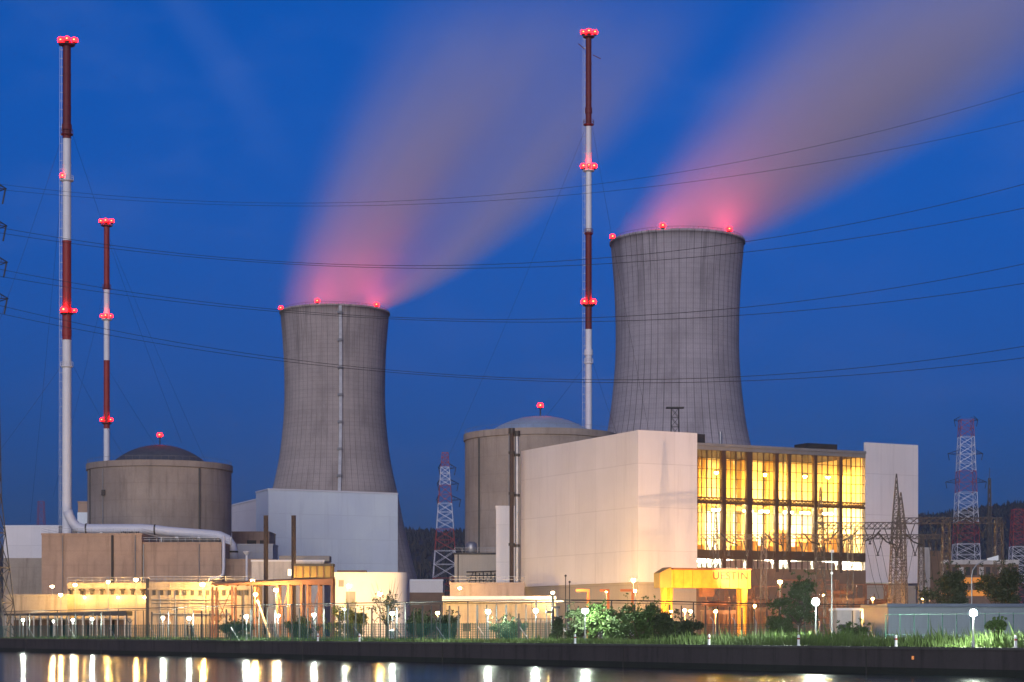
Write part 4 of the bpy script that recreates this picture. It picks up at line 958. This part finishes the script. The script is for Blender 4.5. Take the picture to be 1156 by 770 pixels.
# barrier at the gate with signal post
p = P(624, 700, 214); t = thing('signal_post', 'dark post with camera brackets beside the gate', 'post', (p.x, p.y, GZ)); z = Zof(672, 214) - GZ
k = MB(); k.beam((0, 0, 0), (0, 0, z), .16, 6); k.build('mast_pole', M_dark, t)
for zz, s in ((z * .72, 1), (z * .62, -1), (z * .5, 1)): k = MB(); k.box(min(0, s * .8), max(0, s * .8), -.15, .15, zz, zz + .25); k.build('camera_box', M_dark, t)
p = P(605, 716, 216); t = thing('gate', 'dark barred gate beside the signal post', 'gate', (p.x, p.y, GZ)); k = MB()
for i in range(9): x = lerp(-1.7, 1.9, i / 8); k.beam((x, 0, .1), (x, 0, 2.6), .045)
k.beam((-1.7, 0, 2.6), (1.9, 0, 2.6), .06); k.beam((-1.7, 0, .2), (1.9, 0, .2), .06); k.build('gate_leaf', M_dark, t)
k = MB(); k.beam((-1.9, 0, 0), (-1.9, 0, 3.2), .15); k.build('gate_post', M_dark, t)
for px_, yt in ((638.5, 650), (643, 657)):
    p = P(px_, yt, 235); t = thing('flag_pole', ['thin bare pole by the gate, taller of two', 'thin bare pole by the gate, shorter of two'][px_ > 640], 'pole', (p.x, p.y, GZ)); k = MB(); k.beam((0, 0, 0), (0, 0, p.z - GZ), .07, 6, .05); k.build('shaft', M_dark, t); k = MB(); k.ball((0, 0, p.z - GZ), .14, 8, 6); k.build('finial', M_dark, t)
# white marker posts on the quay edge
labs = ['white bollard on the quay below the flues', 'white bollard on the quay below the rounded workshop', 'white bollard at the quay step below the hall corner', 'white bollard below the yellow crane', 'white bollard below the bright left floodlight', 'white bollard below the twin spired gantry', 'white bollard below the rightmost floodlight']
proto = None
for px_, lab in zip((356, 403, 646, 797, 898, 1008, 1143), labs):
    p = qp(px_) + QN * .35
    if proto is None:
        t = thing('bollard', lab, 'bollard', (p.x, p.y, GZ)); k = MB(); k.lathe([(.13, 0), (.11, .2), (.11, .85), (.06, .95), (.01, .97)], 10); k.build('body', M_white, t); k = MB(); ring(k, .112, .55, .01, .14, 12); k.build('band', M_red, t); proto = t
    else: t = copy_tree(proto); t.location = (p.x, p.y, GZ); t['label'] = lab
    t['group'] = 'bollards along the quay edge'
# orange jib brackets by the hall foot
for px_, lab in ((664, 'orange jib arm at the hall foot, nearest the gate'), (686.5, 'orange jib arm in the middle of the row'), (714, 'orange jib arm below the tall lamp')):
    p = P(px_, 668, 300); t = thing('jib_post', lab, 'jib', (p.x, p.y, GZ), 0, 'orange jib arms at the hall foot'); z = p.z - GZ
    k = MB(); k.box(-.2, .2, -.2, .2, 0, z); k.build('post', M_orange, t); k = MB(); k.box(-1.9 if px_ != 686.5 else -1.3, .2, -.15, .15, z + .003, z + .4); k.build('arm', M_orange, t)
# parked vans near the hall
for px_, lab in ((691, 'white van parked at the hall foot, beside the middle jib'), (706, 'white van parked below the tall lamp by the bushes')):
    p = P(px_, 700, 262); t = thing('parked_van', lab, 'van', (p.x, p.y, GZ), 0.1); k = MB(); k.prism([(-2.3, -.9), (2.1, -.9), (2.1, .9), (-2.3, .9)], .35, 2.2); k.box(2.1, 2.8, -.85, .85, .35, 1.2); k.build('body', M_white, t)
    k = MB(); k.box(-2.0, 1.7, -.93, -.9, 1.35, 2.0); k.build('side_window', M_roofd, t)
    for x in (-1.5, 1.7):
        k = MB(); k.beam((x, -.95, .36), (x, -.7, .36), .36, 14); w_ = k.build('wheel', M_dark, t); k = MB(); k.beam((x, -.98, .36), (x, -.94, .36), .2, 10); k.build('rim', M_galv, w_)

# ------------------------------------------------------------------ vegetation
def leafmat(name, c, tr=.25):
    m, nt, b = newmat(name); co_ = objco(nt); g = noise(nt, co_, 1.4 if tr > .24 else .35, 4)
    nt.links.new(mixc(nt, g, [v * .55 for v in c], [v * 1.5 for v in c]), b.inputs['Base Color']); b.inputs['Roughness'].default_value = .7
    return m
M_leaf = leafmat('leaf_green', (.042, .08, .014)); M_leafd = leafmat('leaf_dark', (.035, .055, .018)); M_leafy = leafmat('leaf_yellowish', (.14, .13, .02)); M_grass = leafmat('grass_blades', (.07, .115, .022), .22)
def leaves(k, c, rx, ry, rz, n, s, rnd):
    for _ in range(n):
        while True:
            u = Vector((rnd.uniform(-1, 1), rnd.uniform(-1, 1), rnd.uniform(-1, 1)))
            if u.length < 1: break
        u = u * (.55 + .45 * rnd.random()) if u.length > .2 else u
        p = Vector((c[0] + u.x * rx, c[1] + u.y * ry, c[2] + u.z * rz)); a = Vector((rnd.uniform(-1, 1), rnd.uniform(-1, 1), rnd.uniform(-1, 1))).normalized(); b2 = a.orthogonal().normalized(); ss = s * rnd.uniform(.6, 1.4)
        b2 = (b2 + a.cross(b2) * rnd.uniform(-1, 1)).normalized(); n3 = a.cross(b2)
        k.add([tuple(p - b2 * ss), tuple(p + n3 * ss * .45), tuple(p + b2 * ss), tuple(p - n3 * ss * .45)], [(0, 1, 2, 3)])
def plant(name, label, cat, px, d, w_px, ytop, mat, seed, n=900, s=.16, trunk=True, clumps=14, ybase=None, flat=1.0, spiky=False):
    rnd = random.Random(seed); p = P(px, ytop, d); H = p.z - GZ; W_ = w_px / 2 / F * d; t = thing(name, label, cat, (p.x, p.y, GZ)); k = MB(); tb = MB()
    tr_h = H * (.35 if trunk else .1)
    if trunk: tb.tube([(0, 0, 0), (.05, 0, tr_h * .6), (-.05, .05, tr_h), (.05, 0, H * .7)], [.05 * H * .5 + .05, .04 * H * .5 + .04, .03 * H * .5, .03], 7)
    for i in range(clumps):
        a = rnd.uniform(0, 2 * PI); lop = 1 + .45 * math.sin(a + seed); hh = rnd.uniform(.1 if not trunk else .36, .74 if not trunk else .9); env = math.sin(PI * min(1, max(.05, (hh - (.0 if not trunk else .15)) / (1.0 if not trunk else .85)))) ** .6
        rr = W_ * env * rnd.uniform(.1, .85) * lop; c = (rr * math.cos(a), rr * math.sin(a) * flat, H * hh); r = W_ * rnd.uniform(.26, .46)
        tb.beam((0, 0, max(.1, tr_h * .7 if trunk else .1)), c, .03 + .008 * H, 5, .02)
        leaves(k, c, r, r * flat, min(r * rnd.uniform(.6, 1.1), H * .2), n // clumps, s, rnd)
        for _ in range(2):
            e = Vector(c) + Vector((rnd.uniform(-1, 1), rnd.uniform(-1, 1), rnd.uniform(.2, 1.3))) * r * 1.2
            tb.beam(c, e, .02, 4, .01); leaves(k, e, r * .3, r * .3, r * .3, 10, s * .9, rnd)
    if spiky:
        for _ in range(16):
            e = Vector((rnd.uniform(-.8, .8) * W_, rnd.uniform(-.5, .5) * W_, H * rnd.uniform(.8, 1.12))); tb.beam((e.x * .3, e.y * .3, H * .45), e, .03, 4, .012)
    tb.build('trunk' if trunk else 'stem', M_bark, t); k.build('crown' if trunk else 'foliage', mat, t); return t
plant('tree', 'half bare spindly tree before the rounded white workshop', 'tree', 437, 256, 46, 660, M_leafd, 3, 600, .16, True, 16, spiky=True)
plant('tree', 'dark leafy tree lit by the big left floodlight', 'tree', 903, 236, 56, 654, M_leaf, 4, 5200, .19, True, 30)
plant('tree', 'rounded dark tree behind the warehouse, beside the arm lamp', 'tree', 1076, 262, 56, 640, M_leafd, 5, 6000, .2, True, 32)
plant('tree', 'broad yellowish tree behind the warehouse at the right edge', 'tree', 1135, 268, 66, 640, M_leafd, 6, 6500, .2, True, 32)
for i, (px_, d, w, yt, mt, lab) in enumerate(((652, 209, 50, 680, M_leafd, 'dark bush beside the bright fence lamp'), (671, 208, 38, 671, M_leaf, 'tallest bush, conical, in front of the vans'), (695, 207, 50, 679, M_leaf, 'green bush right of the conical bush'),
                                              (722, 205, 58, 676, M_leaf, 'broad bright green bush beneath the tall lamp'), (745, 207, 46, 686, M_leafd, 'dark low bush before the crane leg'), (775, 225, 50, 697, M_leafd, 'low dark bush below the crane beam'),
                                              (503, 232, 42, 690, M_leafd, 'low green bush before the cream gatehouse'), (475, 244, 46, 684, M_leafd, 'dark wide bush beside the spindly tree'), (340, 272, 36, 692, M_leafd, 'dark bush under the pipe rack'),
                                              (395, 262, 52, 676, M_leafy, 'yellow lit bush beneath the warm workshop lamp'), (630, 212, 20, 692, M_leafd, 'small bush behind the signal post'), (1128, 160, 26, 694, M_leaf, 'pale young bush beside the rightmost floodlight'),
                                              (880, 226, 40, 690, M_leaf, 'low bush left of the big floodlight'), (962, 205, 40, 704, M_leaf, 'low bush in front of the lit hut'), (268, 268, 44, 697, M_leafd, 'low bush under the left end of the pipe rack'), (575, 222, 40, 698, M_leafd, 'low bush before the gate'))):
    plant('bush', lab, 'bush', px_, d, w, yt, mt, 20 + i, 4200, .16, False, 22, flat=.8)
rn = np.random.RandomState(3); k = MB()
for i in range(42000):
    px_ = rn.uniform(-10, 1170); right = px_ > 700
    off = rn.uniform(.5, 9) if px_ < 700 else rn.uniform(.9, 9)
    p = qp(px_) + QN * off
    g = interp(px_, [(0, .32), (560, .38), (690, .45), (740, .75), (900, .9), (1156, .75)]) * (1.0 if off > 1.6 else .55)
    if 655 < px_ < 735 and off < 2.2: g *= .3
    g *= .55 + .75 * (.5 + .5 * math.sin(px_ * .11 + 2.1 * math.sin(px_ * .043))) * (.6 + .4 * math.sin(px_ * .61 + off))
    h = g * rn.uniform(.4, 1.6) * (1.6 if rn.uniform() < .04 else 1); a = rn.uniform(0, 6.28); w = rn.uniform(.03, .07) * (1.2 if right else 1.6); lx, ly = rn.normal(0, .22, 2) * h
    k.add([(p.x - w * math.cos(a), p.y - w * math.sin(a), GZ), (p.x + w * math.cos(a), p.y + w * math.sin(a), GZ), (p.x + lx * .5 + w * .5, p.y + ly * .5, GZ + h * .6), (p.x + lx, p.y + ly, GZ + h)], [(0, 1, 2, 3)])
tag(k.build('grass', M_grass), 'rough green grass strip along the top of the quay', 'grass', None, 'stuff')

# ------------------------------------------------------------------ all the lamps
CW = 'cool white lamps along the bank fence'; WY = 'warm sodium lamps around the plant yard'
for px_, py, d, I, r, lab in ((26, 700, 338, 160, .30, 'cool white lamp on a post, leftmost along the fence'), (60, 701, 328, 30, .2, 'weak cool lamp before the open shelter'), (82, 700, 320, 150, .28, 'cool lamp before the shelter middle'), (104, 699, 312, 200, .32, 'cool lamp before the right end of the shelter'),
                              (184, 697.5, 288, 220, .36, 'cool lamp under the left half of the low beige building'), (213.5, 698, 280, 220, .36, 'cool lamp just right of the beige building lamp'), (278, 696, 258, 220, .36, 'cool lamp below the left part of the pipe rack'), (314, 695, 256, 200, .32, 'cool lamp among the pipe rack legs'),
                              (354.5, 694, 247, 200, .34, 'cool lamp under the yellow tank box'), (389, 688, 240, 40, .18, 'faint cool lamp by the yellow lit bush'), (443, 692.5, 234, 260, .38, 'cool lamp below the spindly tree'),
                              (551, 690.5, 220, 300, .42, 'cool lamp in front of the cream gatehouse'), (604.7, 689.5, 216, 300, .38, 'cool lamp left of the barred gate'), (660.5, 689.5, 205, 330, .5, 'brightest cool fence lamp, between gate and bushes')):
    lamp_post(px_, py, d, COOL, I, r, lab, CW)
for px_, py, d, I, r, lab in ((59, 662, 400, 420, .48, 'warm lamp above the cream wall, leftmost of the roof row'), (68.5, 671.5, 370, 320, .5, 'warm lamp in front of the flood-lit cream wall'), (84.6, 660.5, 378, 240, .5, 'warm roof lamp over the pump house left end'), (122, 657, 378, 240, .46, 'warm roof lamp over the pump house middle'),
                              (153.5, 654.5, 378, 260, .52, 'warm roof lamp over the pump house right end'), (228.5, 660, 366, 900, .62, 'largest warm lamp, over the low beige building'), (285, 656, 330, 600, .52, 'warm lamp above the pipe rack, left of the flues'), (288.6, 671, 302, 420, .44, 'warm lamp among the rack legs, lower of two'),
                              (311.7, 666, 302, 620, .5, 'warm lamp just under the pipe rack beam'), (394, 661.5, 392, 900, .62, 'warm lamp in front of the rounded workshop'), (429, 670, 268, 420, .44, 'warm lamp in the branches of the spindly tree'), (519, 664, 346, 220, .4, 'small warm lamp on the mauve podium'),
                              (624, 669, 290, 300, .34, 'small warm lamp near the gatehouse end'), (684.6, 667, 318, 480, .42, 'warm lamp beside the middle orange jib'), (715, 655, 314, 480, .5, 'tall warm lamp at the hall corner'), (717, 667, 312, 220, .36, 'warm lamp just below the tall hall corner lamp'),
                              (880.6, 657, 262, 380, .42, 'warm lamp left of the leafy tree'), (494, 692, 290, 520, .4, 'warm lamp low beside the gatehouse door')):
    lamp_post(px_, py, d, WARM, I, r, lab, WY)
for px_, py, d, I, r, lab in ((757.5, 690.5, 266, 420, .3, 'amber lamp at the crane leg'), (773, 689, 262, 520, .3, 'amber lamp under the crane beam, left of a close pair'), (779.5, 690, 262, 520, .3, 'amber lamp under the crane beam, right of a close pair'), (808, 690, 262, 420, .3, 'amber lamp by the transformer under the crane'),
                              (852, 684, 284, 320, .25, 'amber lamp between the transformers'), (985, 676, 300, 300, .25, 'small amber lamp among the switchyard equipment'), (1042, 676, 300, 300, .25, 'small amber lamp beside the rounded tree'), (930, 672, 306, 350, .25, 'amber lamp under the rusty busbar frame')):
    lamp_post(px_, py, d, AMB, I, r, lab, 'amber lamps in the yard')
lamp_post(921, 679.5, 177, COOL, 1500, .32, 'very bright floodlight on a post, left of the lit hut', None, 'flood', 'floodlight', 'floodlight')
lamp_post(1099, 692, 150, COOL, 420, .27, 'very bright floodlight on a low post at far right', None, 'flood', 'floodlight', 'floodlight')
# the floodlight by the leafy tree is aimed at the white front of the hall
L = bpy.data.lights.new('hall_flood', 'SPOT'); L.energy = 56000; L.color = (1, .56, .33); L.spot_size = rad(46); L.spot_blend = .6; L.shadow_soft_size = .2
lo = bpy.data.objects.new('hall_flood', L); COL.objects.link(lo); lo.location = P(880.6, 657, 262) + Vector((-.6, .6, .2)); lo.rotation_euler = (Vector((23, 331, 22)) - lo.location).to_track_quat('-Z', 'Y').to_euler()
L = bpy.data.lights.new('side_wall_fill', 'SPOT'); L.energy = 24000; L.color = (1, .56, .22); L.spot_size = rad(75); L.spot_blend = .8; L.shadow_soft_size = .2  # added fill spot without a fixture, warms the hall's side wall
lo = bpy.data.objects.new('side_wall_fill', L); COL.objects.link(lo); lo.location = P(624, 669, 290) + Vector((-.4, .6, .2)); lo.rotation_euler = (Vector((14, 345, 20)) - lo.location).to_track_quat('-Z', 'Y').to_euler()
# wall washers on the pump house ledge
for px_, lab in ((96, 'left'), (134, 'middle'), (164, 'right')):
    d = 384 - 2.0; p = P(px_, 675, d); t = thing('wall_lamp', {'left': 'wall lamp throwing an arch of light, nearest the cream wall', 'middle': 'wall lamp throwing an arch of light, middle of the pump house', 'right': 'wall lamp throwing an arch of light, by the dark pier'}[lab], 'wall lamp', (p.x, d - .02, p.z), 0, 'wall lamps on the pump house')
    k = MB(); k.box(-.25, .25, -.9, -.02, .35, .5); k.build('bracket', M_dark, t); k = MB(); k.ball((0, -.55, .1), .2, 10, 6); k.build('bulb', emis('wash_bulb', WARM, bulb_strength(26, .2)), t)
# street lamps
p = P(939, 622, 186); t = thing('street_lamp', 'tall thin pale pole beside the left floodlight', 'street lamp', (p.x, p.y, GZ)); z = p.z - GZ
k = MB(); k.beam((0, 0, 0), (0, 0, z), .085, 8, .05); k.build('pole', M_galv, t); k = MB(); k.box(-.18, .18, -.25, .2, z - .15, z + .1); k.build('lamp_housing', M_galv, t); k = MB(); k.ball((0, -.05, Zof(647, 186) - GZ), .13, 8, 6); k.build('clamp', M_white, t)
p = P(1097, 645, 214); t = thing('street_lamp', 'unlit curved arm street lamp behind the rightmost floodlight', 'street lamp', (p.x, p.y, GZ)); z = p.z - GZ
k = MB(); k.tube([(0, 0, 0), (0, 0, z - .6), (.1, 0, z + .1), (.5, 0, z + .7), (1.3, 0, z + 1.15), (1.8, 0, z + 1.3)], [.1, .07, .06, .06, .05, .05], 8); k.build('pole', M_galv, t)
k = MB(); k.prism([(1.7, -.18), (2.9, -.14), (2.9, .14), (1.7, .18)], z + 1.2, z + 1.4, [z + 1.42, z + 1.75, z + 1.75, z + 1.42]); k.build('lamp_housing', M_white, t)
k = MB(); p = P(443.5, 714, 232); k.lathe([(.32, 0), (.36, .05), (.36, 1.2), (.4, 1.3), (.02, 1.4)], 12); tag(k.build('litter_bin', M_galv, None, False, (p.x, p.y - 1, GZ)), 'round pale metal bin in front of the spindly tree', 'bin')

# ------------------------------------------------------------------ evening air
k = MB(); k.box(-2600, 3600, -60, 5200, -4, 330)
hm = bpy.data.materials.new('haze'); hm.use_nodes = True; nt = hm.node_tree; nt.nodes.clear()
o_ = N(nt, 'ShaderNodeOutputMaterial'); v = N(nt, 'ShaderNodeVolumePrincipled'); v.inputs['Density'].default_value = .00008; v.inputs['Color'].default_value = (.9, .93, 1, 1); v.inputs['Anisotropy'].default_value = .5
nt.links.new(v.outputs[0], o_.inputs['Volume'])
tag(k.build('haze', hm), 'thin dusk haze over the plant', None, None, 'stuff')
